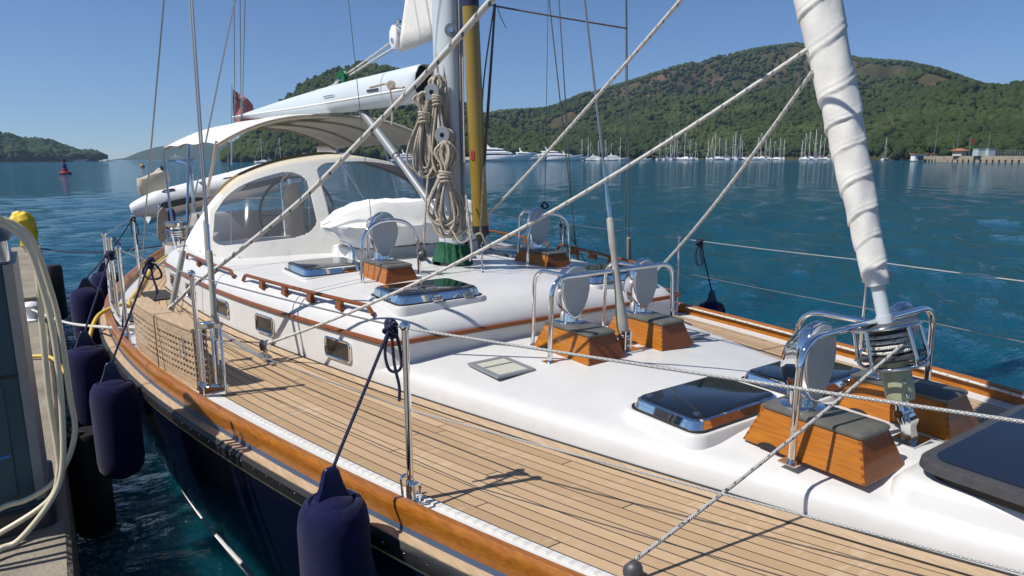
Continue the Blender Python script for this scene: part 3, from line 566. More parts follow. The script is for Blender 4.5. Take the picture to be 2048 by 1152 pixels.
# portlights in the near cabin side
for yc in (4.12, 5.08, 5.88, 6.80, 7.5):
    def wp(y, z, o=0.0): return (wallx(y) - o, y, z)
    hw, z0, z1, r = 0.132, 0.080, 0.205, 0.02; L = []
    for qx, qz, a0 in ((1, 1, 0), (-1, 1, 90), (-1, -1, 180), (1, -1, 270)):
        for k in range(5):
            a = R(a0 + 22.5 * k); L.append((yc + qx * (hw - r) + r * math.cos(a), (z0 + z1) / 2 + qz * ((z1 - z0) / 2 - r) + r * math.sin(a)))
    fr = obj("portlight", MB().tube([wp(y, z, 0.006) for y, z in L], 0.011, 8, closed=True), CHROME, YT)
    mb = MB(); mb.loft([[wp(y, z, -0.01) for y, z in L], [wp(y, z, 0.006) for y, z in L]]); obj("pane", mb, WGLASS, fr)
# teak grab rails on the roof edge
def grab(y0, y1, nposts, side=0):
    xx = (lambda y: wallx(y) + 0.075) if side == 0 else (lambda y: mirror(wallx(y) + 0.075))
    ys = np.linspace(y0, y1, 24); e = 0.06
    P = [(xx(y0), y0 + 0.0, 0.40)] + [(xx(y), y, 0.450) for y in np.linspace(y0 - 0.05, y1 + 0.05, 22)] + [(xx(y1), y1, 0.40)]
    g = obj("grab_rail", MB().tube(fillet(P, 0.03, 3), 0.014, 8), VARND, YT)
    for y in np.linspace(y0, y1, nposts)[1:-1]:
        mb = MB(); mb.loft([[(xx(y) - 0.016, y - 0.055, 0.385), (xx(y) + 0.016, y - 0.055, 0.385), (xx(y) + 0.016, y + 0.055, 0.385), (xx(y) - 0.016, y + 0.055, 0.385)], [(xx(y) - 0.013, y - 0.04, 0.42), (xx(y) + 0.013, y - 0.04, 0.42), (xx(y) + 0.013, y + 0.04, 0.42), (xx(y) - 0.013, y + 0.04, 0.42)], [(xx(y) - 0.013, y - 0.05, 0.444), (xx(y) + 0.013, y - 0.05, 0.444), (xx(y) + 0.013, y + 0.05, 0.444), (xx(y) - 0.013, y + 0.05, 0.444)]])
        obj("post", mb, VARND, g)
grab(5.60, 3.86, 6); grab(7.2, 5.80, 4); grab(5.60, 3.86, 6, 1); grab(7.2, 5.80, 4, 1)

# ------------------------------------------------------------------ hatches
def hatch(cx, cy, w, d, z, latch=((0.6, -1),), tall=0.055, knobs=True, base_h=0.04, lip=0.035):
    mb = MB(); mb.rprism(cx, cy, w + 2 * lip, d + 2 * lip, [(z - 0.06, -0.01, 0.07), (z + base_h * 0.6, 0, 0.07), (z + base_h, 0.008, 0.065), (z + base_h, 0.03, 0.06)])
    h = obj("deck_hatch", mb, GEL, YT, smooth=45)
    zb = z + base_h
    mb = MB(); mb.rprism(cx, cy, w + 0.02, d + 0.02, [(zb - 0.005, 0, 0.06), (zb + 0.008, 0, 0.06)]); obj("gasket", mb, BLACK, h)
    mb = MB(); mb.rprism(cx, cy, w, d, [(zb + 0.004, 0.0, 0.055), (zb + 0.012, 0.002, 0.055), (zb + tall * 0.86, 0.012, 0.052), (zb + tall, 0.021, 0.05)]); obj("lid_frame", mb, CHROME, h, smooth=25)
    mb = MB(); mb.rprism(cx, cy, w, d, [(zb + tall - 0.01, 0.023, 0.05), (zb + tall + 0.003, 0.023, 0.05), (zb + tall + 0.005, 0.030, 0.045)]); obj("lid_glass", mb, HGLASS, h, smooth=25)
    for fx, sy in latch:
        x = cx + (fx - 0.5) * w; y = cy + sy * (d / 2)
        mb = MB(); mb.box((x, y + sy * 0.005, zb + 0.012), (0.07, 0.045, 0.016)); mb.box((x, y - sy * 0.006, zb + 0.032), (0.045, 0.035, 0.03)); mb.tube([(x - 0.04, y + sy * 0.012, zb + 0.026), (x + 0.04, y + sy * 0.012, zb + 0.026)], 0.008, 8)
        obj("latch", mb, STEEL, h, bevel=0.003)
    if knobs:
        for q in (0.16, 0.84):
            mb = MB(); mb.lathe([(0.0001, 0), (0.016, 0), (0.016, 0.006), (0.012, 0.009), (0.0001, 0.01)], (cx - w / 2 + 0.07 + (0.0 if q < .5 else 0), cy + (q - 0.5) * d, zb + tall + 0.005), n=14)
            obj("lid_knob", mb, STEEL, h)
    return h
hatch(2.515, 2.02, 0.62, 0.41, 0.150, latch=((0.86, -1),), base_h=0.03, tall=0.05); hatch(3.29, 2.00, 0.58, 0.41, 0.135, latch=((0.62, -1),), base_h=0.03, tall=0.05)
hatch(2.06, 4.00, 0.60, 0.46, 0.410, latch=((0.42, -1), (0.80, -1)), knobs=False); hatch(3.62, 3.98, 0.60, 0.46, 0.375, latch=((0.2, -1), (0.65, -1)), knobs=False)
hatch(1.88, 5.42, 0.52, 0.54, 0.410, latch=(), knobs=False); hatch(3.81, 5.42, 0.52, 0.54, 0.370, latch=((0.5, -1),), knobs=False)
# large smoked forward hatch
mb = MB(); mb.rprism(2.99, 0.40, 1.0, 1.34, [(0.2040, 0.03, 0.08), (0.2420, 0.03, 0.08)]); fh = obj("forward_hatch", mb, BLACK, YT)
mb = MB(); mb.rprism(2.99, 0.40, 1.02, 1.36, [(0.2400, 0.012, 0.09), (0.2470, 0.0, 0.09), (0.2770, 0.004, 0.09), (0.2850, 0.02, 0.08)]); obj("lid_frame", mb, DARKG, fh, smooth=30)
mb = MB(); mb.rprism(2.99, 0.40, 1.02, 1.36, [(0.2770, 0.045, 0.07), (0.2885, 0.045, 0.07)]); obj("lid_glass", mb, HGLASS, fh)
# flush deck prisms
for cx in (2.09, 3.59):
    mb = MB(); zz = zf(cx) + 0.026
    for a, b, c, d in ((-0.115, 0, 0.03, 0.32), (0.115, 0, 0.03, 0.32), (0, -0.145, 0.2, 0.03), (0, 0.145, 0.2, 0.03), (0, 0.03, 0.2, 0.012)): mb.box((cx + a, 3.15 + b, zz), (c, d, 0.012))
    p = obj("deck_light", mb, ALU, YT); obj("lens", MB().box((cx, 3.15, zz - 0.003), (0.2, 0.28, 0.01)), mat("frosted_lens", (0.5, 0.5, 0.42), 0.3), p)

# ------------------------------------------------------------------ dorade vents and their guards
def dorade_base():
    def tz(w, d, z, sk=0): return [(-w, -d, z), (w, -d, z), (w, d + sk, z), (-w, d + sk, z)]
    mb = MB(); mb.loft([tz(0.150, 0.270, 0), tz(0.100, 0.215, 0.15)])
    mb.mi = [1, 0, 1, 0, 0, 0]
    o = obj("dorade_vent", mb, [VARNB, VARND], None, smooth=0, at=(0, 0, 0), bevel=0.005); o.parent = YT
    mb = MB(); mb.rprism(0, 0, 0.215, 0.445, [(0.1495, 0.004, 0.02), (0.155, 0, 0.022), (0.165, 0.0, 0.022), (0.173, 0.012, 0.016)], 4); obj("lid", mb, LIDG, o, smooth=35, at=(0, 0, 0))
    mb = MB()
    for y in (-0.19, 0.19):
        for s in (-1, 1): mb.lathe([(0.03, 0), (0.03, 0.0)], (s * 0.2, y, 0)) if False else None
    mb.loft([[(-0.1500 - 0.003, 0.14 + 0.05 * math.cos(a), 0.002 + 0.022 * math.sin(a)) for a in np.linspace(0, math.pi, 9)], [(-0.1400, 0.14 + 0.05 * math.cos(a), 0.002 + 0.022 * math.sin(a)) for a in np.linspace(0, math.pi, 9)]])
    obj("drain_slot", mb, BLACK, o, at=(0, 0, 0))
    # cowl: flange, neck and egg-faced hood looking forward (-Y)
    c = (0, 0.095, 0.172); mb = MB(); mb.lathe([(0.001, 0), (0.088, 0), (0.088, 0.008), (0.060, 0.014), (0.055, 0.05), (0.050, 0.085)], c, n=28)
    def egg(s, y, zo=0.0, sz=1.0):
        L = []
        for k in range(36):
            a = 2 * math.pi * k / 36; x = math.sin(a); z = math.cos(a); wdt = 0.118 * (1 - 0.26 * max(0, -z) - 0.06 * (z < 0)) ; 
            wdt = 0.130 * (0.86 + 0.14 * z) * (1 - 0.10 * max(0, -z)); L.append((x * wdt * s, c[1] + y, 0.374 + zo + z * 0.170 * s * sz))
        return L
    mb.loft([egg(0.985, -0.062), egg(1.0, -0.056), egg(1.0, -0.030), egg(0.985, -0.022), egg(0.90, -0.005), egg(0.80, 0.030, -0.012), egg(0.62, 0.068, -0.03), egg(0.36, 0.088, -0.05), egg(0.1, 0.094, -0.06)])
    mb.loft([[(0.050 * math.cos(a), c[1] + 0.050 * math.sin(a), c[2] + 0.05) for a in np.linspace(0, 2 * math.pi, 24, endpoint=False)], [(0.056 * math.cos(a), c[1] + 0.008 + 0.060 * math.sin(a), c[2] + 0.12) for a in np.linspace(0, 2 * math.pi, 24, endpoint=False)], [(0.075 * math.cos(a), c[1] + 0.012 + 0.055 * math.sin(a), c[2] + 0.2) for a in np.linspace(0, 2 * math.pi, 24, endpoint=False)]])
    obj("cowl", mb, CHROME, o, at=(0, 0, 0), smooth=50)
    mb = MB(); mb.loft([egg(0.93, -0.0615), egg(0.93, -0.0665), egg(0.90, -0.069)]); obj("cover_plate", mb, GREYC, o, at=(0, 0, 0), smooth=30)
    return o
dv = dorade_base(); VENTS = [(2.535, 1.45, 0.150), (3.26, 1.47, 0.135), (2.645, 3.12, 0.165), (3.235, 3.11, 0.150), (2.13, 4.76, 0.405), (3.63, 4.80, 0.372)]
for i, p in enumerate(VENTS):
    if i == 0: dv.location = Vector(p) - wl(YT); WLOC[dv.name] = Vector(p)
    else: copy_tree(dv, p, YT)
def guard(x0, x1, y, zb, h, r, back, braces):
    P = fillet([(x0, y, zb), (x0 + 0.012, y, zb + h), (x1 - 0.012, y, zb + h), (x1, y, zb)], r, 9)
    g = obj("vent_guard", MB().tube(P, 0.0145, 12), CHROME, YT)
    for x in braces:
        Q = fillet([(x, y + back, zb), (x, y + back - 0.02, zb + h + 0.002), (x + 0.03, y + 0.002, zb + h - 0.002)], 0.11, 8); obj("brace", MB().tube(Q, 0.0125, 10), CHROME, g)
    for x, yy in [(x0, y), (x1, y)] + [(x, y + back) for x in braces]:
        for yy in (yy,):
            mb = MB(); mb.box((x, yy, zb + 0.003), (0.075, 0.075, 0.006)); mb.lathe([(0.021, 0.006), (0.018, 0.014), (0.014, 0.016)], (x, yy, zb), n=12); obj("foot_plate", mb, STEEL, g)
GUARDS = []
guard(2.35, 3.44, 1.46, 0.150, 0.50, 0.13, 0.34, (2.84,)); guard(2.375, 3.41, 3.06, 0.160, 0.50, 0.12, 0.34, (2.50, 3.10))
guard(1.89, 2.36, 4.68, 0.415, 0.48, 0.22, 0.38, (2.10,)); guard(3.40, 3.86, 4.70, 0.385, 0.48, 0.22, 0.42, (3.60,))

# ------------------------------------------------------------------ mast, boom, standing rigging
def oval(cx, cy, z, a, b, n=28): return [(cx + a * math.cos(2 * math.pi * k / n), cy + b * math.sin(2 * math.pi * k / n), z) for k in range(n)]
MY = 5.06
mast = obj("mast", MB().loft([oval(XC - 0.01, MY + 0.012 * z, z, 0.098, 0.145) for z in (0.42, 2, 4, 9)]), MASTP, YT, smooth=60)
obj("mast_step_ring", MB().lathe([(0.0, 0), (0.235, 0), (0.235, 0.012), (0.19, 0.02), (0.0, 0.02)], (XC, MY, 0.445), n=36), STEEL, mast)
mb = MB(); rows = []
for i in range(13):
    t = i / 12; row = []
    for k in range(72):
        a = 2 * math.pi * k / 72; w = 0.012 * math.sin(a * 9 + 3 * math.sin(3 * a) + t * 2.5) * (0.4 + t * (1 - t) * 3) + 0.006 * math.sin(a * 23 + t * 5)
        e = 0.115 + 0.045 * (1 - t) ** 1.5 + w; row.append((XC - 0.01 + e * math.cos(a), MY + (e + 0.045) * math.sin(a), 0.475 + 0.165 * t + 0.012 * math.sin(a * 2 + 1)))
    rows.append(row)
mb.loft(rows, cap=(False, False)); obj("mast_coat", mb, GREENC, mast, smooth=70)
obj("mast_plate", MB().box((XC - 0.055, MY - 0.152, 0.73), (0.085, 0.012, 0.12), rz=-0.25), mat("ivory_plate", (0.62, 0.60, 0.50), 0.4), mast, bevel=0.004)
def reel(c, axis, r, l):
    A = Vector(axis).normalized(); c = Vector(c)
    w = obj("mast_winch", MB().lathe([(0.001, 0), (r * 0.9, 0), (r * 0.9, l * 0.15), (r * 0.72, l * 0.2), (r * 0.72, l * 0.8), (r, l * 0.84), (r, l * 0.97), (r * 0.94, l), (r * 0.30, l), (r * 0.30, l * 0.93), (0.001, l * 0.93)], c, A, n=32), ALU, mast, smooth=30)
    obj("hub", MB().lathe([(r * 0.26, l * 0.9), (r * 0.26, l * 1.02), (r * 0.14, l * 1.02), (r * 0.14, l * 0.95)], c, A, n=16), BLACK, w)
    e = A.orthogonal().normalized(); g = A.cross(e); mb = MB()
    for q in range(4): mb.tube([c + A * (l * (0.3 + 0.13 * q)) + (e * math.cos(a) + g * math.sin(a)) * r * 0.80 for a in np.linspace(0, 2 * math.pi, 24, endpoint=False)], l * 0.07, 6, closed=True)
    obj("line_turns", mb, ROPEB, w)
reel((XC - 0.09, 4.93, 1.515), (-0.80, -0.6, 0.05), 0.066, 0.15); reel((XC - 0.12, 5.04, 1.85), (-0.80, -0.6, 0.05), 0.066, 0.14)
obj("luff_track", MB().box((XC + 0.03, MY - 0.128, 3.0), (0.03, 0.03, 4.6)), ALU, mast, bevel=0.003)
bl = obj("mast_block", MB().lathe([(0.001, -0.02), (0.05, -0.02), (0.05, 0.02), (0.001, 0.02)], (XC - 0.065, MY - 0.145, 2.33), (-0.5, -0.85, 0)), ALU, mast); obj("block_pin", MB().lathe([(0.02, 0.02), (0.02, 0.03), (0.001, 0.03)], (XC - 0.065, MY - 0.145, 2.33), (-0.5, -0.85, 0)), STEEL, bl)
# boom: deep canoe section with a white bead, open end at the mast, tapered tip
def bsec(y):
    t = (y - 5.47) / (12.35 - 5.47); zc_ = 1.985 + 0.055 * t; k = 1 - 0.95 * max(0, (t - 0.2) / 0.8) ** 1.5; h = 0.15 * k + 0.004; w = 0.115 * (0.35 + 0.65 * k)
    P = [(-0.30, 1), (-0.62, 0.86), (-0.9, 0.45), (-1.0, 0.0), (-0.97, -0.42), (-0.62, -0.92), (-0.35, -1)]
    return [(XC + x * w, y, zc_ - 0.02 * t + z * h) for x, z in P] + [(XC - x * w, y, zc_ - 0.02 * t + z * h) for x, z in P[::-1]]
mb = MB(); LS = [bsec(y) for y in np.linspace(5.47, 12.35, 40)]; mb.loft(LS, cap=(False, True)); boom = obj("boom", mb, BOOMP, YT, smooth=55, solid=0.006)
obj("boom_bead", MB().tube([(p[4][0] - 0.003, p[4][1], p[4][2] + 0.02) for p in LS[1:]], 0.009, 6), CANVAS, boom)
mb = MB(); mb.loft([[(XC + (x - XC) * 0.93, 5.56, 1.985 + (z - 1.985) * 0.93) for x, y, z in LS[0]], [(XC + (x - XC) * 0.93, 5.6, 1.985 + (z - 1.985) * 0.93) for x, y, z in LS[0]]]); obj("boom_end_shadow_plate", mb, BLACK, boom).name = "boom_end_shade"  # black plate stands in for the shade inside the open boom end
for y, z, l in ((7.55, 2.02, 0.16), (6.35, 1.99, 0.13)):
    a = bsec(y); obj("boom_slot", MB().tube([(a[3][0] - 0.002, y - l, z - 0.005), (a[3][0] - 0.002, y + l, z)], 0.014, 8), DARKG if y < 7 else STEEL, boom)
obj("boom_vang", MB().tube([Xp(714, 208, XC), Xp(792, 312, XC)], 0.045, 14).tube([Xp(790, 309, XC), Xp(876, 428, XC)], 0.034, 14), ALU, YT)
gb = obj("boom_block", MB().lathe([(0.001, -0.025), (0.075, -0.025), (0.075, -0.015), (0.06, 0), (0.075, 0.015), (0.075, 0.025), (0.001, 0.025)], Xp(685, 155, XC - 0.02), (1, 0.2, 0)), mat("green_sheave", (0.0, 0.10, 0.03), 0.5), boom)
obj("block_shackle", MB().tube([Xp(672, 166, XC - 0.02), Xp(680, 158, XC - 0.05), Xp(688, 156, XC)], 0.022, 8), STEEL, gb)
def wire(name, pts, r=0.006, m=WIRE, n=6, par=None): return obj(name, MB().tube(pts, r, n), m, par or YT)
def shroud(pb, pt, r=0.006, ext=5.0, tb=None, boot=None, name="shroud"):
    a, b = np.array(pb, float), np.array(pt, float); d = (b - a) / np.linalg.norm(b - a); w = wire(name, [a, b + d * ext], r)
    if tb: obj("turnbuckle", MB().tube([a + d * 0.05, a + d * tb * 0.45], 0.013, 10).tube([a + d * tb * 0.4, a + d * tb], 0.009, 10), STEEL, w)
    if boot: obj("boot", MB().tube([a + d * boot[0], a + d * (boot[0] + 0.02), a + d * (boot[1] - 0.02), a + d * boot[1]], [boot[2] * .8, boot[2], boot[2], boot[2] * .8], 12), GREYB if boot[2] > .016 else STEEL, w)
    return w
SB = Z(436, 745, 0.02)
shroud(SB, Xp(384, 0, 0.98), 0.007, tb=0.95, boot=(0.2, 0.78, 0.019)); shroud(SB + np.array((0.0, 0.05, 0)), Xp(379, 0, 0.99), 0.0055, boot=(0.70, 0.98, 0.017))
SB2 = Z(336, 650, 0.02); shroud(SB2, Xp(470, 0, 1.55), 0.0065, tb=0.5, boot=(0.05, 0.62, 0.024))
SB3 = Xp(276, 600, 0.62); shroud(SB3, Xp(328, 0, 0.95), 0.0065, tb=0.3)
shroud(Z(1259, 572, -0.1), Xp(1253, 0, 4.6), 0.007, tb=0.2, boot=(0.15, 0.62, 0.026)); shroud(Z(1256, 571, -0.1) + np.array((0.0, 0.04, 0)), Xp(1252, 0, 4.57), 0.005)
shroud(Z(1158, 545, -0.1), Xp(1098, 0, 4.2), 0.007, tb=0.55, boot=(0.05, 0.45, 0.02)); shroud(Z(1152, 540, -0.1), Xp(1118, 0, 4.2), 0.006)
for u0, u1, x, vb in ((480, 483, 2.2, 330), (468, 470, 2.25, 318), (490, 482, 2.6, 330)): wire("backstay", [Yp(u1, vb, 11.9), Yp(u0, 0, 11.0), Yp(u0, -400, 10)], 0.007)
# inner stay with its grey protective boot
sa = np.array((XC, 2.95, 0.160)); sd = np.array((0, 0.205, 1.0)); sd = sd / np.linalg.norm(sd)
st = wire("inner_stay", [sa + sd * 0.1, sa + sd * 6], 0.0075)
obj("boot", MB().tube([sa + sd * t for t in (0.12, 0.16, 0.2, 0.3, 0.36, 0.48, 0.62, 0.66, 0.68, 0.83, 0.84)], [0.03, 0.037, 0.036, 0.03, 0.025, 0.023, 0.02, 0.0245, 0.025, 0.022, 0.012], 16), GREYB, st, smooth=50)
obj("swage", MB().tube([sa + sd * t for t in (0.82, 0.95, 1.0, 1.16)], [0.014, 0.014, 0.010, 0.009], 10), STEEL, st)
mb = MB(); mb.box((sa[0], sa[1], 0.172), (0.20, 0.09, 0.008)); mb.box((sa[0] - 0.022, sa[1] + 0.01, 0.235), (0.01, 0.06, 0.13)); mb.box((sa[0] + 0.022, sa[1] + 0.01, 0.235), (0.01, 0.06, 0.13)); mb.lathe([(0.001, -0.035), (0.014, -0.035), (0.014, 0.035), (0.001, 0.035)], (sa[0], sa[1] + 0.01, 0.262), (1, 0, 0), n=12); obj("chainplate", mb, STEEL, st)

# ------------------------------------------------------------------ furling headsail on the forward stay
fa = Vector((XC + 0.035, 1.28, 0.172)); fd = Vector((-0.018, 0.30, 1)).normalized(); fp = lambda t, off=(0, 0, 0): fa + fd * t + Vector(off)
mb = MB(); mb.tube([fp(0.3), fp(5.5)], 0.028, 20); mb.tube([fp(0.44), fp(0.53)], 0.0325, 20); fur = obj("headsail_furler", mb, MASTP, YT, smooth=50)
mb = MB(); mb.box((fa.x, fa.y, 0.170), (0.16, 0.11, 0.008)); mb.loft([[(fa.x + sx * w, fa.y + sy * w * .8 + dy, z) for sx, sy in ((-1, -1), (1, -1), (1, 1), (-1, 1))] for w, z, dy in ((0.028, 0.172, 0), (0.024, 0.225, 0.01), (0.035, 0.255, 0.015), (0.022, 0.285, 0.02))])
for s in (-1, 1): mb.tube([fp(0.07, (s * 0.026, 0, 0)), fp(0.12, (s * 0.03, 0, 0)), fp(0.2, (s * 0.016, 0, 0))], [0.014, 0.017, 0.012], 10)
mb.lathe([(0.001, -0.045), (0.018, -0.045), (0.018, 0.045), (0.001, 0.045)], fp(0.115), (1, 0, 0), n=14); obj("toggle", mb, STEEL, fur, smooth=40)
obj("housing", MB().lathe([(0.001, 0.17), (0.052, 0.17), (0.057, 0.19), (0.060, 0.30), (0.060, 0.335), (0.001, 0.335)], fa, fd, n=30), SAGE, fur, smooth=45)
for h in (0.205, 0.262): obj("housing_screw", MB().ball(tuple(fp(h) + Vector((-0.036, -0.048, 0))), 0.009, 8), STEEL, fur)
obj("drum", MB().lathe([(0.001, 0.345), (0.10, 0.345), (0.128, 0.352), (0.128, 0.362), (0.07, 0.368), (0.068, 0.47), (0.10, 0.474), (0.124, 0.476), (0.124, 0.486), (0.085, 0.492), (0.03, 0.498), (0.001, 0.498)], fa, fd, n=40), DARKG, fur, smooth=40)
mb = MB(); e1 = Vector((1, 0, 0)); e2 = fd.cross(e1)
def ringp(r, h, k, n=36): a = 2 * math.pi * k / n; return fp(h) + (e1 * math.cos(a) + e2 * math.sin(a)) * r
mb.tube([ringp(0.130, 0.483, k) for k in range(36)], 0.0085, 8, closed=True)
for q in range(5):
    k = q * 36 / 5 + 24.5; mb.tube(fillet([ringp(0.130, 0.483, k), ringp(0.142, 0.315, k), ringp(0.05, 0.312, k)], 0.04, 5), 0.0085, 8)
for q in range(5):
    k = q * 36 / 5 + 24.5; 
    if q % 2 == 0: mb.tube([ringp(0.125, 0.314, k + j * 0.6) for j in range(13)], 0.0075, 8)
obj("drum_guard", mb, STEEL, fur, smooth=50)
P = []
for i in range(420): a = i * 0.21; lay = i // 105; P.append(tuple(fp(0.378 + 0.08 * abs(((i / 105) % 2) - 1)) + (e1 * math.cos(a) + e2 * math.sin(a)) * (0.072 + 0.006 * lay)))
dl = obj("wound_line", MB().tube(P, 0.0068, 6), ROPEK, fur)
# rolled sail with its spiral cover seams
mb = MB(); rows = []; nz, nk = 420, 56; t0, t1 = 0.66, 3.3
for i in range(nz):
    t = t0 + (t1 - t0) * i / (nz - 1); row = []
    base = 0.045 + 0.047 * min(1, ((t - t0) / 1.35)) ** 0.8
    if t - t0 < 0.02: base *= 0.9
    for k in range(nk):
        th = 2 * math.pi * k / nk; pp = (t + 0.022 * math.sin(t * 5) + 0.012 * math.sin(t * 13 + 1)) / (0.105 + 0.02 * (t - t0)) - th / (2 * math.pi) + 0.05 * math.sin(th * 2 + t * 4); ph = pp % 1.0; lay = math.floor(pp)
        amp = 0.0050 + 0.0022 * math.sin(lay * 2.4); step = amp * (1 - ph) if ph > 0.03 else amp * ph / 0.03; bead = 0.0024 * math.exp(-((ph - 0.09) / 0.022) ** 2) + 0.0018 * math.exp(-((ph - 0.24) / 0.02) ** 2)
        wr = 0.0032 * math.sin(th * 3 + t * 9 + lay) * math.sin(ph * 3.1) + 0.0011 * math.sin(th * 5 - t * 19 + 2 * lay)
        r = base + step + bead + wr; row.append(tuple(fp(t, (0, 0, 0)) + (e1 * math.cos(th) + e2 * math.sin(th)) * r))
    rows.append(row)
mb.loft(rows, cap=(True, True)); sail = obj("rolled_sail", mb, SAILW, fur, smooth=50)
obj("tack_lashing", MB().tube(spline([fp(0.70, (0.045, -0.05, 0)), fp(0.715, (0.075, -0.03, 0)), fp(0.70, (0.085, 0.0, 0)), fp(0.685, (0.06, -0.03, 0))], 6), 0.0045, 6), ROPEK, fur)
# furled mainsail clew showing at the mast
mb = MB(); A = [Xp(869, 76, XC), Xp(803, 85, XC), Xp(801, 60, XC), Xp(812, 0, XC), Xp(850, -260, XC), Xp(868, -260, XC)]
rows = []
for i in range(15):
    t = i / 14; za = A[0][2] + t * 2.2; ye = 5.99 - 0.75 * t ** 0.9 - 0.02; row = []
    for k in range(13): s = k / 12; row.append((XC + 0.016 * math.sin(5 * s + 3 * t) * s + 0.008 * math.sin(11 * s - 6 * t), 5.08 + (ye - 5.08) * s, za - 0.045 * s * (1 - t) + 0.0))
    rows.append(row)
mb.grid(rows); ms = obj("mainsail", mb, SAILW, YT, smooth=80, solid=0.004)
cb = obj("clew_block", MB().loft([[(XC - 0.03 + o, y, z) for y, z in [(6.0 + 0.075 * math.cos(a) * q, 2.43 + 0.105 * math.sin(a) * q) for a in np.linspace(0, 2 * math.pi, 20, endpoint=False)]] for o, q in ((-0.03, 0.85), (-0.022, 1), (0.07, 1), (0.08, 0.85))]), BOATW, ms, smooth=40)
obj("block_pin", MB().lathe([(0.001, 0), (0.022, 0), (0.022, 0.01), (0.001, 0.012)], (XC - 0.06, 5.99, 2.4), (-1, 0, 0)), STEEL, cb)
obj("clew_shackle", MB().tube([(XC - 0.03, 5.98, 2.53), (XC - 0.03, 5.93, 2.57), (XC - 0.02, 5.9, 2.55)], 0.012, 8), STEEL, ms)

# ------------------------------------------------------------------ cockpit, sprayhood, sun awning
for s in (0, 1):
    fx = (lambda x: x) if s == 0 else (lambda x: 2 * XC - x - 0.03)
    mb = MB(); LS = []
    for y, z, w in ((8.12, 0.02, 0.3), (8.14, 0.24, 0.34), (8.2, 0.30, 0.36), (9.5, 0.31, 0.42), (11.4, 0.28, 0.4), (11.8, 0.05, 0.3)):
        x0 = max(1.10, xl(y) + 0.42); L = [(x0, -0.02), (x0 + 0.01, z - 0.04), (x0 + 0.04, z), (x0 + w - 0.03, z), (x0 + w, z - 0.03), (x0 + w, -0.02)]; LS.append([(fx(x), y, zz) for x, zz in (L if s == 0 else L[::-1])])
    mb.loft(LS); cm = obj("cockpit_coaming", mb, GEL, YT, smooth=45)
    mb = MB(); mb.loft([[(fx(max(1.10, xl(y) + 0.42) + a), y, 0.31 + b) for a, b in (((0.08, 0), (0.30, 0), (0.30, 0.03), (0.08, 0.03)) if s == 0 else ((0.08, 0.03), (0.30, 0.03), (0.30, 0), (0.08, 0)))] for y in np.linspace(8.9, 11.2, 12)]); obj("coaming_cap", mb, VARND, cm)
    w1 = obj("winch_pedestal", MB().lathe([(0.001, 0), (0.15, 0), (0.14, 0.10), (0.001, 0.10)], (fx(1.27), 8.62, 0.28), n=28), GEL, cm, smooth=40)
    mb = MB(); mb.lathe([(0.001, 0.0), (0.13, 0), (0.13, 0.05), (0.10, 0.07), (0.085, 0.15), (0.10, 0.20), (0.125, 0.22), (0.125, 0.255), (0.09, 0.265), (0.03, 0.27), (0.001, 0.262)], (fx(1.27), 8.62, 0.38), n=32)
    for h in (0.085, 0.11, 0.135, 0.16): mb.tube([(fx(1.27) + (0.10 + 0.006 * (h > .12)) * math.cos(a), 8.62 + 0.10 * math.sin(a), 0.38 + h) for a in np.linspace(0, 6.28, 28, endpoint=False)], 0.012, 6, closed=True)
    obj("sheet_winch", mb, STEEL, cm, smooth=40)
    obj("small_winch", MB().lathe([(0.001, 0.0), (0.10, 0), (0.10, 0.04), (0.07, 0.06), (0.065, 0.12), (0.09, 0.15), (0.09, 0.17), (0.001, 0.18)], (fx(1.64), 9.6, 0.32), n=28), STEEL, cm, smooth=40)
mb = MB(); mb.box((XC, 9.9, -0.02), (2.4, 3.4, 0.04)); obj("cockpit_sole", mb, TEAKR, YT)
mb = MB(); mb.rprism(XC, 10.9, 2.2, 0.5, [(0, 0, 0.1), (0.5, 0.02, 0.1), (0.56, 0.06, 0.1)]); obj("helm_seat", mb, SEATB, YT, smooth=45)
mb = MB(); mb.rprism(XC - 0.05, 9.3, 0.28, 0.24, [(0, 0, 0.05), (0.72, 0.03, 0.05), (0.74, 0.05, 0.05)]); bn = obj("binnacle", mb, CREAM, YT, smooth=45)
obj("compass", MB().lathe([(0.001, 0), (0.11, 0), (0.11, 0.16), (0.09, 0.23), (0.04, 0.27), (0.001, 0.28)], (XC - 0.05, 9.3, 0.74), n=24), CREAM, bn, smooth=50)
obj("guard_bar", MB().tube(fillet([(XC - 0.22, 9.2, 0.05), (XC - 0.22, 9.2, 1.12), (XC + 0.12, 9.2, 1.12), (XC + 0.12, 9.2, 0.05)], 0.12, 6), 0.016, 8), CHROME, bn)
mb = MB(); mb.tube([(XC + 0.1 + 0.52 * math.cos(a), 9.62, 0.58 + 0.52 * math.sin(a)) for a in np.linspace(0, 2 * math.pi, 48, endpoint=False)], 0.019, 8, closed=True)
for a in np.linspace(0, math.pi, 4)[:-1]: mb.tube([(XC + 0.1 + 0.52 * math.cos(a), 9.62, 0.58 + 0.52 * math.sin(a)), (XC + 0.1 - 0.52 * math.cos(a), 9.62, 0.58 - 0.52 * math.sin(a))], 0.008, 6)
obj("steering_wheel", mb, BLACK, YT)
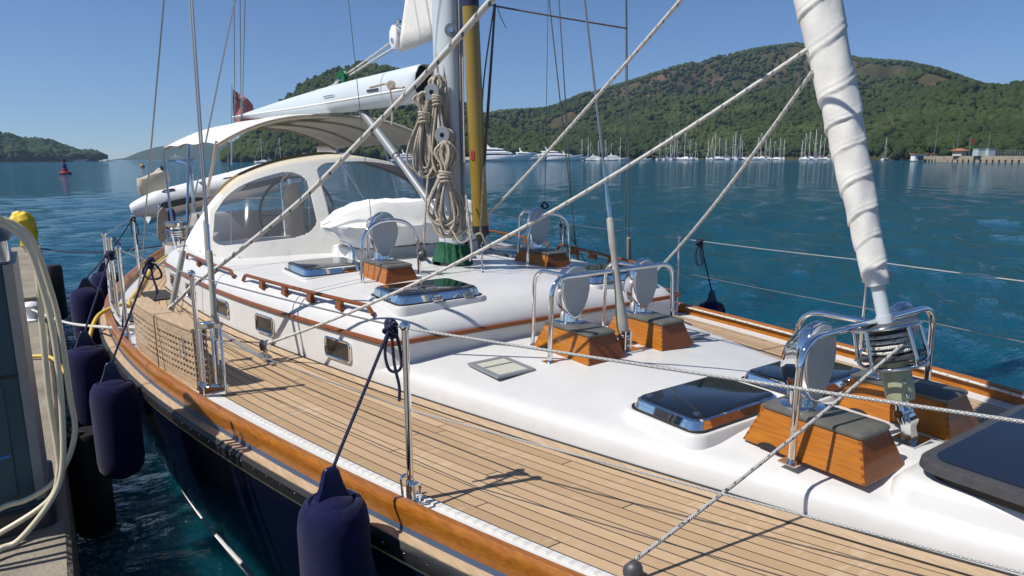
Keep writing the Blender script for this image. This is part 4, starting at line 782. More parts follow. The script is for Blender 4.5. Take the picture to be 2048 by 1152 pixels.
# sprayhood: canvas lofted from the base over two bows, with three clear panes
def half(P): return P + [(2 * XC - x - 0.03, y, z + 1.2 * heel(2 * XC - x)) for x, y, z in P[::-1][1:]]
Bs = half([(1.26, 8.15, 0.40), (1.28, 7.5, 0.405), (1.33, 7.0, 0.41), (1.50, 6.58, 0.42), (1.96, 6.36, 0.445), (2.38, 6.24, 0.455), (XC, 6.18, 0.46)])
A1 = half([(1.27, 7.95, 0.42), (1.36, 7.72, 0.66), (1.48, 7.35, 0.92), (1.68, 7.15, 1.14), (2.04, 7.02, 1.275), (2.44, 6.96, 1.33), (XC, 6.94, 1.345)])
A2 = half([(1.28, 8.3, 0.40), (1.42, 8.2, 0.66), (1.58, 8.1, 0.90), (1.78, 8.02, 1.11), (2.06, 8.0, 1.245), (2.42, 7.98, 1.345), (XC, 7.98, 1.39)])
ns = 32; B_, A1_, A2_ = [np.array(spline(q, ns)) for q in (Bs, A1, A2)]; n = len(B_); nf = 112
rows = [B_ * (1 - t) + A1_ * t + np.outer(np.ones(n), (0, -0.05, 0.02)) * math.sin(math.pi * t) * 0.6 for t in np.linspace(0, 1, nf)] + [A1_ * (1 - t) + A2_ * t + np.outer(np.ones(n), (0, 0, 0.015)) * math.sin(math.pi * t) for t in np.linspace(0, 1, 9)[1:]]
rows = np.array(rows); s01 = np.linspace(0, 1, n)
def inwin(s, t):
    for i, (a, b, t0, t1, r) in enumerate(((0.155, 0.375, 0.19, 0.92, 0.24), (0.40, 0.60, 0.24, 0.955, 0.14), (0.625, 0.845, 0.19, 0.92, 0.24))):
        x = (s - a) / (b - a); y = (t - t0) / (t1 - t0)
        if 0 < x < 1 and 0 < y < 1:
            rx, ry = r, r; cx, cy = min(max(x, rx), 1 - rx), min(max(y, ry), 1 - ry)
            if ((x - cx) / rx) ** 2 + ((y - cy) / ry) ** 2 < 1: return i + 1
    return 0
mbs = [MB() for _ in range(7)]
for i in range(len(rows) - 1):
    for j in range(n - 1):
        w = inwin((s01[j] + s01[j + 1]) / 2, (i + 0.5) / (nf - 1)) if i < nf - 1 else 4
        if s01[j] < 0.135 or s01[j] > 0.865 or (i >= nf - 1 and not 0.19 < s01[j] < 0.81): w = 5 if s01[j] < 0.5 else 6
        mbs[w].add([rows[i][j], rows[i][j + 1], rows[i + 1][j + 1], rows[i + 1][j]], [(0, 1, 2, 3)])
def weld(mb):
    d = {}; V = []; mp = []
    for p in mb.v:
        k = tuple(round(c, 5) for c in p)
        if k not in d: d[k] = len(V); V.append(p)
        mp.append(d[k])
    mb.v = V; mb.f = [tuple(mp[q] for q in f) for f in mb.f]; return mb
sh = obj("sprayhood", weld(mbs[0]), mat("sprayhood_shaded_canvas", (0.50, 0.495, 0.47), 0.9, noise=0.05, nscale=5, bump=0.3, bscale=10), YT, smooth=70, solid=0.006)  # front canvas greyed: the shade on the hood's face is put into its colour
obj("roof_panel", weld(mbs[4]), CREAM, sh, smooth=70, solid=0.006)
for k in (5, 6): obj("side_flap", weld(mbs[k]), CANVAS, sh, smooth=70, solid=0.006)
for k in (1, 2, 3): obj("clear_pane", weld(mbs[k]), CLEAR, sh, smooth=70)
obj("rim_binding", MB().tube([tuple(p) for p in A2_[int(n * 0.19):int(n * 0.81)]], 0.030, 8), BROWNC, sh)
for q in np.linspace(10, n - 11, 14): obj("snap_fastener", MB().ball(tuple(B_[int(q)] + np.array((-0.005, -0.012, 0.03))), 0.009, 6), STEEL, sh)
# sun awning
def awn(x, y): s = (x - 2.89) / 1.30; t = (y - 9.5) / 1.8; return 1.525 + 0.335 * (1 - min(1, abs(s)) ** 2.5) - 0.015 * t * t + 0.010 * math.cos(t * 9.4)
mb = MB(); mb.grid([[(2.89 + 1.30 * math.copysign(abs(s) ** 0.8, s), y, awn(2.89 + 1.30 * math.copysign(abs(s) ** 0.8, s), y)) for s in np.linspace(-1, 1, 41)] for y in np.linspace(7.7, 11.3, 30)])
aw = obj("sun_awning", mb, AWNW, YT, smooth=80)
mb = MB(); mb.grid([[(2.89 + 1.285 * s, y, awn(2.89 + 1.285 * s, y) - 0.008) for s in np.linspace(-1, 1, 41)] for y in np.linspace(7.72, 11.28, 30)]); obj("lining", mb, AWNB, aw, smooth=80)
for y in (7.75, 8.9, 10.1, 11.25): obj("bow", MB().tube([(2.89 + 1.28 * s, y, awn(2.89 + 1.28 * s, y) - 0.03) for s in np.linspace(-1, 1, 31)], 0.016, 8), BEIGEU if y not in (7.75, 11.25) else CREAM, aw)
for x, sg in ((1.60, 1), (4.18, -1)):
    for y, yb in ((7.75, 8.5), (11.25, 9.9), (9.3, 9.0)): obj("awning_pole", MB().tube(fillet([(x, y, 1.53), (x - 0.03 * sg, y + 0.04 * (1 if y < 8 else -1), 1.35), (x - 0.18 * sg, yb, 0.3)], 0.2, 5), 0.016, 8), mat("tan_pole", (0.42, 0.36, 0.28), 0.4) if y < 8 else STEEL, aw)

# ------------------------------------------------------------------ stanchions, lifelines, pushpit
def stanchion(x, y, z0=0.0, h=0.715, side=1, brackets=False):
    o = obj("stanchion", MB().tube([(x, y, z0), (x, y, z0 + h)], 0.0135, 12), CHROME, YT)
    obj("ball_cap", MB().ball((x, y, z0 + h + 0.008), 0.021, 12), CHROME, o)
    obj("socket", MB().lathe([(0.001, 0), (0.034, 0), (0.034, 0.006), (0.02, 0.012), (0.018, 0.09), (0.0138, 0.095)], (x, y, z0 + 0.004), n=16), STEEL, o)
    if brackets:
        for s in (-1, 1): obj("fairlead_loop", MB().tube(fillet([(x + 0.02, y + s * 0.035, z0), (x + 0.02, y + s * 0.045, z0 + 0.10), (x - 0.02, y + s * 0.045, z0 + 0.10), (x - 0.02, y + s * 0.035, z0)], 0.025, 4), 0.006, 6), CHROME, o)
    return (x, y, z0 + h), (x, y, z0 + 0.39)
S1 = stanchion(1.09, 2.30, brackets=True); S2 = stanchion(0.655, 4.09); S3 = stanchion(0.43, 5.60); S4 = stanchion(0.435, 6.33); S5 = stanchion(0.425, 6.72); S6 = stanchion(0.86, 8.8)
R1 = stanchion(4.80, 4.26, -0.09, 0.70); R2 = stanchion(4.63, 2.42, -0.08, 0.72); R3 = stanchion(4.95, 6.14, -0.09, 0.69); R4 = stanchion(4.92, 8.0, -0.09, 0.70); S0 = ((2.25, -0.35, 0.72), (2.2, -0.3, 0.39)); R0 = ((4.2, 0.6, 0.70), (4.2, 0.6, 0.36))
stanchion(2.25, -0.35); stanchion(4.2, 0.6, -0.05)
fwd_u = Xp(2048, 840, 1.93); fwd_l = Xp(2048, 1143, 1.93)
def life(a, b, r=0.0042, m=LIFEW, s=0.006): return obj("lifeline", MB().tube(sag(a, b, s, 10), r, 7), m, YT)
life(S1[0], np.array(S1[0]) + (fwd_u - np.array(S1[0])) * 1.5, 0.0052); life(S1[1], np.array(S1[1]) + (fwd_l - np.array(S1[1])) * 1.5, 0.0036)
for k in (0, 1):
    life(S1[k], S2[k], 0.004 - 0.001 * k, WIRE); life(R0[k], R2[k], 0.0034, WIRE if k else LIFEW); life(R2[k], R1[k], 0.003, WIRE if k else LIFEW); life(R1[k], R3[k], 0.003, WIRE); life(R3[k], R4[k], 0.003, WIRE); life(S5[k], S6[k], 0.0035, WIRE); life(S6[k], (1.45, 11.2, 0.68 if k == 0 else 0.36), 0.0035, WIRE)
life(S2[0], S3[0], 0.004, WIRE)
obj("pushpit", MB().tube(fillet([(1.45, 11.2, 0.02), (1.45, 11.2, 0.70), (1.75, 12.6, 0.70), (4.1, 12.6, 0.64), (4.4, 11.2, 0.62), (4.4, 11.2, -0.05)], 0.15, 6), 0.014, 10).tube(fillet([(1.45, 11.2, 0.36), (1.75, 12.6, 0.36), (4.1, 12.6, 0.3), (4.4, 11.2, 0.28)], 0.15, 6), 0.012, 8).tube([(1.75, 12.6, 0.02), (1.75, 12.6, 0.7)], 0.013, 8).tube([(4.1, 12.6, -0.05), (4.1, 12.6, 0.64)], 0.013, 8), CHROME, YT)
for x in (2.05, 3.6): obj("davit", MB().tube(fillet([(x, 12.0, 0.05), (x, 12.0, 1.25), (x, 13.1, 1.3)], 0.25, 6), 0.03, 10), STEEL, YT)
# genoa car on its track beside the cabin, and the deck mat
ct = obj("car_track", MB().loft([[(1.155 - 0.10 * t - 0.014, 4.45 + 1.15 * t, 0.008), (1.155 - 0.10 * t + 0.014, 4.45 + 1.15 * t, 0.008), (1.155 - 0.10 * t + 0.012, 4.45 + 1.15 * t, 0.022), (1.155 - 0.10 * t - 0.012, 4.45 + 1.15 * t, 0.022)] for t in np.linspace(0, 1, 10)]), ALU, YT)
mb = MB(); mb.box((1.145, 4.60, 0.035), (0.05, 0.15, 0.028), rz=0.09); obj("car", mb, STEEL, ct, bevel=0.006)
mb = MB(); mb.lathe([(0.001, -0.018), (0.038, -0.018), (0.03, 0), (0.038, 0.018), (0.001, 0.018)], (1.145, 4.60, 0.115), (0.8, -0.5, 0), n=20); obj("sheave", mb, DARKG, ct)
for s in (-1, 1): obj("cheek", MB().lathe([(0.001, s * 0.02), (0.04, s * 0.02), (0.036, s * 0.026), (0.001, s * 0.027)], (1.145, 4.60, 0.115), (0.8, -0.5, 0), n=20).tube([Vector((1.145, 4.60, 0.115)) + Vector((0.8, -0.5, 0)) * s * 0.021, (1.145, 4.60, 0.045)], 0.008, 6), STEEL, ct)
tag(obj("deck_mat", MB().box((0.875, 7.5, 0.014), (0.24, 0.52, 0.012), rz=0.05), mat("dark_mat", (0.03, 0.03, 0.03), 0.95, bump=0.3, bscale=200)), "small black rubber mat lying on the teak side deck", "deck mat")
tag(obj("deck_mat", MB().box((0.58, 6.55, 0.014), (0.13, 0.34, 0.012), rz=0.0), DARKG), "small dark grey pad lying beside the boarding gate stanchions", "deck mat")
# black lead block at the deck edge for the furling line
LB = Z(1268, 1140, 0.045); lb = obj("lead_block", MB().lathe([(0.001, -0.03), (0.022, -0.03), (0.034, -0.022), (0.02, 0.0), (0.026, 0.018), (0.012, 0.03), (0.001, 0.03)], LB, (-0.35, -0.5, 0.75), n=20), DARKG, YT, smooth=50); obj("lead_base", MB().lathe([(0.03, 0), (0.026, 0.012), (0.001, 0.013)], (LB[0] + 0.005, LB[1], 0.008), n=16), STEEL, lb)

# ------------------------------------------------------------------ folded teak gangway along the near stanchions
ga, gb_ = np.array((0.650, 4.22, 0.035)), np.array((0.465, 5.42, 0.035)); gd = gb_ - ga; gl = np.linalg.norm(gd); gd /= gl; gnrm = np.array((gd[1], -gd[0], 0)); grz = math.atan2(gd[1], gd[0]); GH = 0.305
gw = thing("folding_gangway", ga + gd * gl / 2, "folded teak grating gangway stowed on edge along the near side deck", "gangway")
def gpt(s, d, z): b = 0.03 * math.sin(math.pi * s / gl); return tuple(ga + gd * s - gnrm * (b) + gnrm * d + np.array((0, 0, z)))
for d, nm in ((0.0, "grating_panel"), (0.075, "grating_panel")):
    mb = MB(); nx, nz = 27, 8
    for i in range(nx + 1):
        s = gl * i / nx; w = 0.017; mb.loft([[gpt(min(max(s - w / 2, 0), gl - w), d, 0), gpt(min(max(s + w / 2, w), gl), d, 0), gpt(min(max(s + w / 2, w), gl), d + 0.0015, 0), gpt(min(max(s - w / 2, 0), gl - w), d + 0.0015, 0)], [gpt(min(max(s - w / 2, 0), gl - w), d, GH), gpt(min(max(s + w / 2, w), gl), d, GH), gpt(min(max(s + w / 2, w), gl), d + 0.0015, GH), gpt(min(max(s - w / 2, 0), gl - w), d + 0.0015, GH)]])
    for k in range(nz + 1):
        z = GH * k / nz; h = 0.018 if 0 < k < nz else 0.05
        mb.loft([[gpt(s, d - 0.002, z - h / 2), gpt(s, d + 0.006, z - h / 2), gpt(s, d + 0.006, z + h / 2), gpt(s, d - 0.002, z + h / 2)] for s in np.linspace(0, gl, 16)])
    obj(nm, mb, TEAKR, gw, smooth=0)
mb = MB(); mb.loft([[gpt(s, -0.008, GH + 0.022), gpt(s, 0.105, GH + 0.022), gpt(s, 0.105, GH + 0.04), gpt(s, -0.008, GH + 0.04)] for s in np.linspace(0, gl, 16)]); obj("top_board", mb, TEAKR, gw, smooth=0, bevel=0.003)
mb = MB(); mb.loft([[gpt(s, -0.006, -0.028), gpt(s, 0.1, -0.028), gpt(s, 0.1, -0.010), gpt(s, -0.006, -0.010)] for s in np.linspace(0, gl, 16)]); obj("bottom_rail", mb, TEAKR, gw, smooth=0)
for s, zz in ((gl * 0.5, 0.2),): obj("hinge_strap", MB().loft([[gpt(s - 0.006, -0.006, -0.02), gpt(s + 0.006, -0.006, -0.02), gpt(s + 0.006, -0.003, -0.02), gpt(s - 0.006, -0.003, -0.02)], [gpt(s - 0.006, -0.006, GH + 0.02), gpt(s + 0.006, -0.006, GH + 0.02), gpt(s + 0.006, -0.003, GH + 0.02), gpt(s - 0.006, -0.003, GH + 0.02)]]), BROWNC, gw)
obj("pull_loop", MB().tube(spline([gpt(0.13, -0.01, 0.28), gpt(0.15, -0.02, 0.22), gpt(0.14, -0.02, 0.15), gpt(0.12, -0.015, 0.2)], 5, True), 0.003, 5), STEEL, gw)
mb = MB()
for x, y in ((0.672, 4.10), (0.725, 4.06), (0.765, 4.02)): mb.tube([(x, y, 0.02), (x, y, 0.43)], 0.009, 10)
mb.box((0.72, 4.06, 0.045), (0.13, 0.045, 0.045), rz=-0.6); mb.box((0.72, 4.06, 0.425), (0.13, 0.045, 0.03), rz=-0.6); obj("end_bracket", mb, CHROME, gw, bevel=0.004)

# ------------------------------------------------------------------ liferaft under its cover
mb = MB(); mb.rprism(2.95, 5.95, 1.50, 0.56, [(0.40, 0, 0.05), (0.545, 0.02, 0.05), (0.56, 0.05, 0.05)]); rb = obj("raft_cradle", mb, GEL, YT, smooth=40)
for x in (2.18, 2.50): obj("cradle_hoop", MB().tube(fillet([(x, 5.55, 0.43), (x, 5.57, 0.60), (x, 5.85, 0.63)], 0.12, 6), 0.013, 8), CHROME, rb)
mb = MB(); LS = []
for i in range(33):
    t = i / 32; x = 2.03 + 1.75 * t; e = (min(t, 1 - t) * 2) ; k = min(1, (e / 0.42)) ** 0.55 if e > 0 else 0; k = max(k, 0.04); ztop = 0.785 + 0.17 * min(1, e / 0.42) ** 0.9 + 0.010 * math.sin(t * 17) + 0.022 * math.exp(-((t - 0.3) / 0.08) ** 2); zb = 0.745 - 0.17 * min(1, e / 0.25) ** 0.8; hd = 0.36 * k; L = []
    for q, (a, b) in enumerate(((-0.84, 0), (-0.93, 0.45), (-1.0, 0.90), (-1.03, 0.97), (-1.0, 1.03), (-0.90, 1.3), (-0.76, 1.75), (-0.66, 1.95), (-0.2, 2.05), (0.2, 2.02), (0.6, 1.95), (0.8, 1.6), (1.0, 1.0), (0.9, 0.4), (0.8, 0))):
        z = zb + (0.76 - zb) * b if b <= 1 else 0.76 + (ztop - 0.76) * (b - 1); w = 0.008 * math.sin(t * 31 + q * 1.7) + 0.006 * math.sin(t * 57 - q * 2.9); L.append((x + 0.01 * math.sin(q * 1.3 + t * 9), 5.90 + a * hd + w, z + 0.6 * w))
    LS.append(L)
mb.loft(LS); raft = obj("covered_liferaft", mb, CANVAS, smooth=38); tag(raft, "liferaft under a soft white canvas cover on the coachroof before the sprayhood", "liferaft")

# ------------------------------------------------------------------ pole stowed against the mast
PB = Vector((2.905, 4.66, 0.745)); pl = thing("spinnaker_pole", PB, "ochre spinnaker pole stowed upright against the front of the mast", "pole")
obj("tube", MB().loft([oval(PB.x - 0.034 * z, PB.y + 0.004 * z, PB.z + z, 0.063, 0.063) for z in (0.06, 1.9, 1.72 if False else 1.95)]), POLEG, pl, smooth=60)
obj("sleeve", MB().loft([oval(PB.x - 0.034 * z, PB.y + 0.004 * z, PB.z + z, 0.0655, 0.0655) for z in (1.72, 4.2)]), mat("dark_blue_sleeve", (0.02, 0.025, 0.05), 0.4), pl, smooth=60)
obj("end_fitting", MB().lathe([(0.001, -0.12), (0.02, -0.12), (0.028, -0.06), (0.035, -0.03), (0.06, 0.0), (0.066, 0.03), (0.066, 0.065), (0.001, 0.065)], PB, n=24), BLACK, pl, smooth=45)
obj("sticker", MB().box((PB.x - 0.075, PB.y - 0.022, PB.z + 0.62), (0.016, 0.03, 0.07), rz=0.5), RED, pl)
P = [tuple(PB + Vector((0.0, -0.02, -0.06 - 0.03 * i))) for i in range(9)]
mb = MB()
for i, p in enumerate(P): mb.tube([(p[0] + (0.012 if i % 2 else 0.003) * math.cos(a), p[1] + (0.003 if i % 2 else 0.012) * math.cos(a), p[2] + 0.021 * math.sin(a)) for a in np.linspace(0, 6.28, 12, endpoint=False)], 0.004, 5, closed=True)
obj("chain", mb, STEEL, pl)

# ------------------------------------------------------------------ ropes
def rope(name, pts, r, m, label, cat="rope", group=None, k=8, sm=True):
    return tag(obj(name, MB().tube(spline(pts, k) if sm else pts, r, 10), m, smooth=60), label, cat, group)
rope("mooring_rope", [D(1075, -100, 2.62) * 3.5 - D(985, -2, 2.85) * 2.5, D(1075, -100, 2.62), D(985, -2, 2.85), D(850, 150, 3.30), D(740, 262, 3.7), D(600, 402, 4.15), D(453, 521, 4.62), D(392, 566, 4.85), D(353, 604, 5.0), D(312, 637, 5.2), D(280, 654, 5.35), D(255, 655, 5.45), D(238, 641, 5.55), D(226, 616, 5.6), D(221, 585, 5.6), D(219, 560, 5.6)], 0.0150, ROPEW, "thick white rope with green flecks sweeping past the mast down to the boarding gate")
A_ = np.array(fp(1.70)) - RT * 0.092; B_2 = np.array((1.135, 4.55, 0.135)); rope("sheet_rope", sag(A_, B_2, 0.13, 20), 0.0098, ROPEK, "white sheet from the rolled sail down to the block beside the cabin windows", sm=False)
rope("sheet_rope", sag(np.array(fp(1.60)) - RT * 0.088, np.array((4.50, 4.62, 0.03)), 0.10, 20), 0.0098, ROPEK, "white sheet from the rolled sail behind the middle pair of vents", sm=False)
rope("sheet_rope", [tuple(D(1415, -62, 2.85) * 2.2 - D(905, 497, 7.0) * 1.2)] + sag(D(1415, -62, 2.85), D(905, 497, 7.0), 0.05, 20), 0.0098, ROPEK, "white sheet crossing the sky and vanishing behind the ochre pole", sm=False)
rope("furling_line", sag(ringp(0.085, 0.42, 26), LB + np.array((0.01, 0.005, 0.03)), 0.02, 16), 0.0068, ROPEG, "grey furling line from the drum to the black block at the deck edge", sm=False)
rope("deck_line", [(xr(y) - 0.052, y, zr(xr(y)) + 0.072) for y in np.linspace(0.6, 4.15, 12)], 0.0085, ROPEK, "white line lying along the inside of the far toe rail", k=3)
rope("deck_line", [(1.20, 7.3, 0.415), (1.45, 6.35, 0.42), (1.9, 6.1, 0.44), (2.4, 6.0, 0.455), (2.75, 5.6, 0.46), (2.8, 5.3, 0.465)], 0.0075, ROPEK, "white line led aft along the coachroof in front of the sprayhood")
for i, (u0, v0, u1, v1, dd, l) in enumerate(((874, -60, 874, 146, 5.50, "halyard nearest the left edge of the mast"), (885, -60, 889, 285, 5.47, "halyard running down the middle of the mast to the lower winch"), (893, -60, 901, 300, 5.5, "halyard between the mast winches and the pole"), (922, -60, 931, 420, 5.42, "thin halyard along the right edge of the mast beside the pole"))):
    rope("halyard", [D(u0, v0, dd), D((u0 + u1) / 2, (v0 + v1) / 2, dd), D(u1, v1, dd)], 0.0065, ROPEB, l, "rope", "halyards on the mast")
rope("halyard", [D(932, 390, 5.35), D(938, 450, 5.33), D(944, 500, 5.33), D(940, 522, 5.35)], 0.0085, ROPEB, "thick beige halyard tail ending by the green mast collar", "rope", "halyards on the mast")
rope("tail_line", [D(905, 462, 5.3), D(920, 485, 5.25), D(938, 478, 5.25), D(942, 468, 5.25)], 0.006, ROPEB, "short loose beige tail looped between mast and pole foot")
rope("tail_line", [D(950, 470, 5.2), D(962, 467, 5.2), D(970, 482, 5.22), D(980, 492, 5.25), D(1000, 494, 5.3)], 0.007, ROPEB, "beige tail curling right from the foot of the ochre pole")
for u0, u1, l in ((989, 962, "dark rope from the crossing line down the left of the bundle"), (990, 968, "dark rope in the middle of the bundle right of the pole"), (991, 966, "dark rope furthest right in the bundle beside the pole")):
    w = (u0 - 989); rope("dark_line", [D(u0, 8, 5.25), D(u1 + 4 + w * 3, 180 + w * 30, 5.3), D(966 + w * 2, 335, 5.35), D(960 + w, 470, 5.3)], 0.006, ROPED, l, "rope", "dark ropes beside the pole")
rope("dark_line", [D(984, 11, 5.25), D(1110, 33, 5.2), D(1255, 57, 5.25)], 0.0065, ROPED, "dark blue line tied level between the rope bundle and the far shroud")
rope("dark_line", [D(995, 13, 5.24), D(1000, 30, 5.24), D(1008, 48, 5.24), D(1012, 56, 5.24)], 0.003, ROPED, "short dark cord end dangling from the level line")
rope("downhaul", [D(856, 352, 5.25), D(851, 420, 5.22), D(847, 503, 5.2)], 0.0085, ROPEB, "beige downhaul hanging from the rope hank to the deck block")
tb = thing("deck_block", Z(855, 524, 0.455), "small grey double block shackled to the coachroof left of the mast", "block")
obj("cheek", MB().lathe([(0.001, -0.022), (0.042, -0.022), (0.045, -0.012), (0.045, 0.012), (0.042, 0.022), (0.001, 0.022)], D(845, 511, 5.2), (0.75, -0.6, 0.2), n=18), DARKG, tb, smooth=40)
obj("shackle", MB().tube([D(849, 515, 5.2), D(858, 523, 5.2), D(863, 527, 5.2)], 0.013, 8), STEEL, tb)
for pts, l in (([D(803, 70, 6.3), D(745, 112, 6.9), D(688, 152, 7.5)], "upper white clew line from the sail block to the green sheave"), ([D(806, 85, 6.3), D(748, 120, 6.9), D(690, 157, 7.5)], "lower white clew line from the sail block to the green sheave")): rope("clew_line", pts, 0.011, ROPEK, l, "rope", "clew lines over the boom")
rope("clew_line", [D(676, 165, 7.6), D(655, 175, 7.8), D(632, 181, 8.0)], 0.009, ROPEK, "short white line from the green sheave aft along the boom")
P = [D(740, 175, 6.0), D(760, 170, 5.95), D(772, 168, 5.9), D(780, 178, 5.88), D(790, 176, 5.87), D(808, 175, 5.8)]
rope("reefing_line", P, 0.010, ROPEB, "beige reefing line wound along the side of the boom")
rope("reefing_line", [D(780, 178, 5.85), D(783, 205, 5.85), D(785, 235, 5.85), D(783, 250, 5.85)], 0.009, ROPEB, "beige reefing tail hanging below the boom with a knot")
P = [tuple(np.array(D(782, 170, 5.86)) + 0.035 * (1 - i / 90) * (RT * math.cos(i * 0.42) + UP * math.sin(i * 0.42))) for i in range(70)]
rope("line_coil", P, 0.007, ROPEB, "small flat coil of beige line on the boom side", "rope", k=1)
for u0, v0, u1, v1, d0, d1, l in ((697, 0, 742, 432, 5.2, 4.85, "thin green signal halyard falling to the near single vent guard"), (1096, 0, 1090, 405, 6.3, 6.05, "thin green signal halyard tied to the far single vent guard")):
    a, b = D(u0, v0, d0), D(u1, v1, d1); rope("signal_halyard", [a + (a - b) * 0.2, (a + b) / 2, b], 0.0026, mat("green_cord", (0.03, 0.07, 0.06), 0.8), l)
rope("signal_halyard_knot", spline([D(1082, 414, 6.05), D(1088, 405, 6.03), D(1096, 412, 6.03), D(1090, 417, 6.03), D(1084, 411, 6.03)], 5), 0.008, NAVYR, "teal knot on top of the far single vent guard", "knot", k=1)
rope("flag_line", [D(455, 265, 9.8), D(456, 345, 9.8)], 0.012, ROPEW, "white spiral wrapped pole end below the awning", "rope")
rope("lazy_line", [Xp(462, 420, 1.55), Xp(463, 520, 1.5)], 0.004, ROPEK, "thin white line falling in front of the sprayhood to a small deck block", "rope")
# hanks of rope hung on the mast
def hank(at, L, w, nl, wrap, r, label, seed, top=0.0):
    rng = np.random.default_rng(seed); root = thing("rope_hank", at, label, "rope hank", "rope hanks hung on the mast"); at = np.array(at); mb = MB(); X = RT; Dn = np.array((0.0, 0, -1)); Nn = -np.array((FW[0], FW[1], 0)); Nn /= np.linalg.norm(Nn)
    for i in range(nl):
        f = (i / (nl - 1) - 0.5) * 2; ll = L * (0.80 + 0.20 * rng.random()); ww = w * (0.25 + 0.75 * abs(f)) * (0.85 + .3 * rng.random()); dpt = 0.035 * rng.normal()
        c = 0.25 * f * w; pts = []
        for a, b in ((-0.12, 0.02), (-0.55, wrap * 0.4), (-0.30, wrap), (-0.75, (wrap + 1) / 2), (-0.95, 0.85), (-0.55, 0.97), (0.0, 1.0), (0.55, 0.97), (0.95, 0.85), (0.72, (wrap + 1) / 2), (0.30, wrap), (0.5, wrap * 0.4), (0.12, 0.02)):
            pts.append(at + X * (a * ww * (1 if abs(b - wrap) > 0.01 else 0.75 * w / max(ww, 1e-3) * 0.6 * abs(f)) + c * (1 if b > wrap else 0.5)) + Dn * (b * ll) + Nn * (dpt * (0.3 + b) + 0.01 * rng.normal() + 0.012 * i / nl))
        mb.tube(spline(pts, 6, True), r, 7, closed=True)
    obj("loops", mb, ROPEB, root, smooth=60)
    mb = MB()
    for q in range(4): mb.tube([at + X * (0.38 * w * math.cos(a)) + Nn * (0.055 * math.sin(a) + 0.012) + Dn * (wrap * L * 0.92 + q * r * 2.1 + 0.008 * math.cos(a + q)) for a in np.linspace(0, 2 * math.pi, 22, endpoint=False)], r, 7, closed=True)
    obj("wrapping_turns", mb, ROPEB, root, smooth=60)
hank(D(848, 183, 5.42), 0.70, 0.115, 11, 0.26, 0.0105, "left beige rope hank hanging beside the boom end, longest and loosest", 1)
hank(D(874, 148, 5.40), 0.78, 0.10, 12, 0.24, 0.010, "middle beige rope hank with a reddish fleck hung above the lower winch", 2)
hank(D(891, 283, 5.34), 0.76, 0.135, 14, 0.34, 0.0105, "lowest beige rope hank hanging below the lower mast winch", 3)

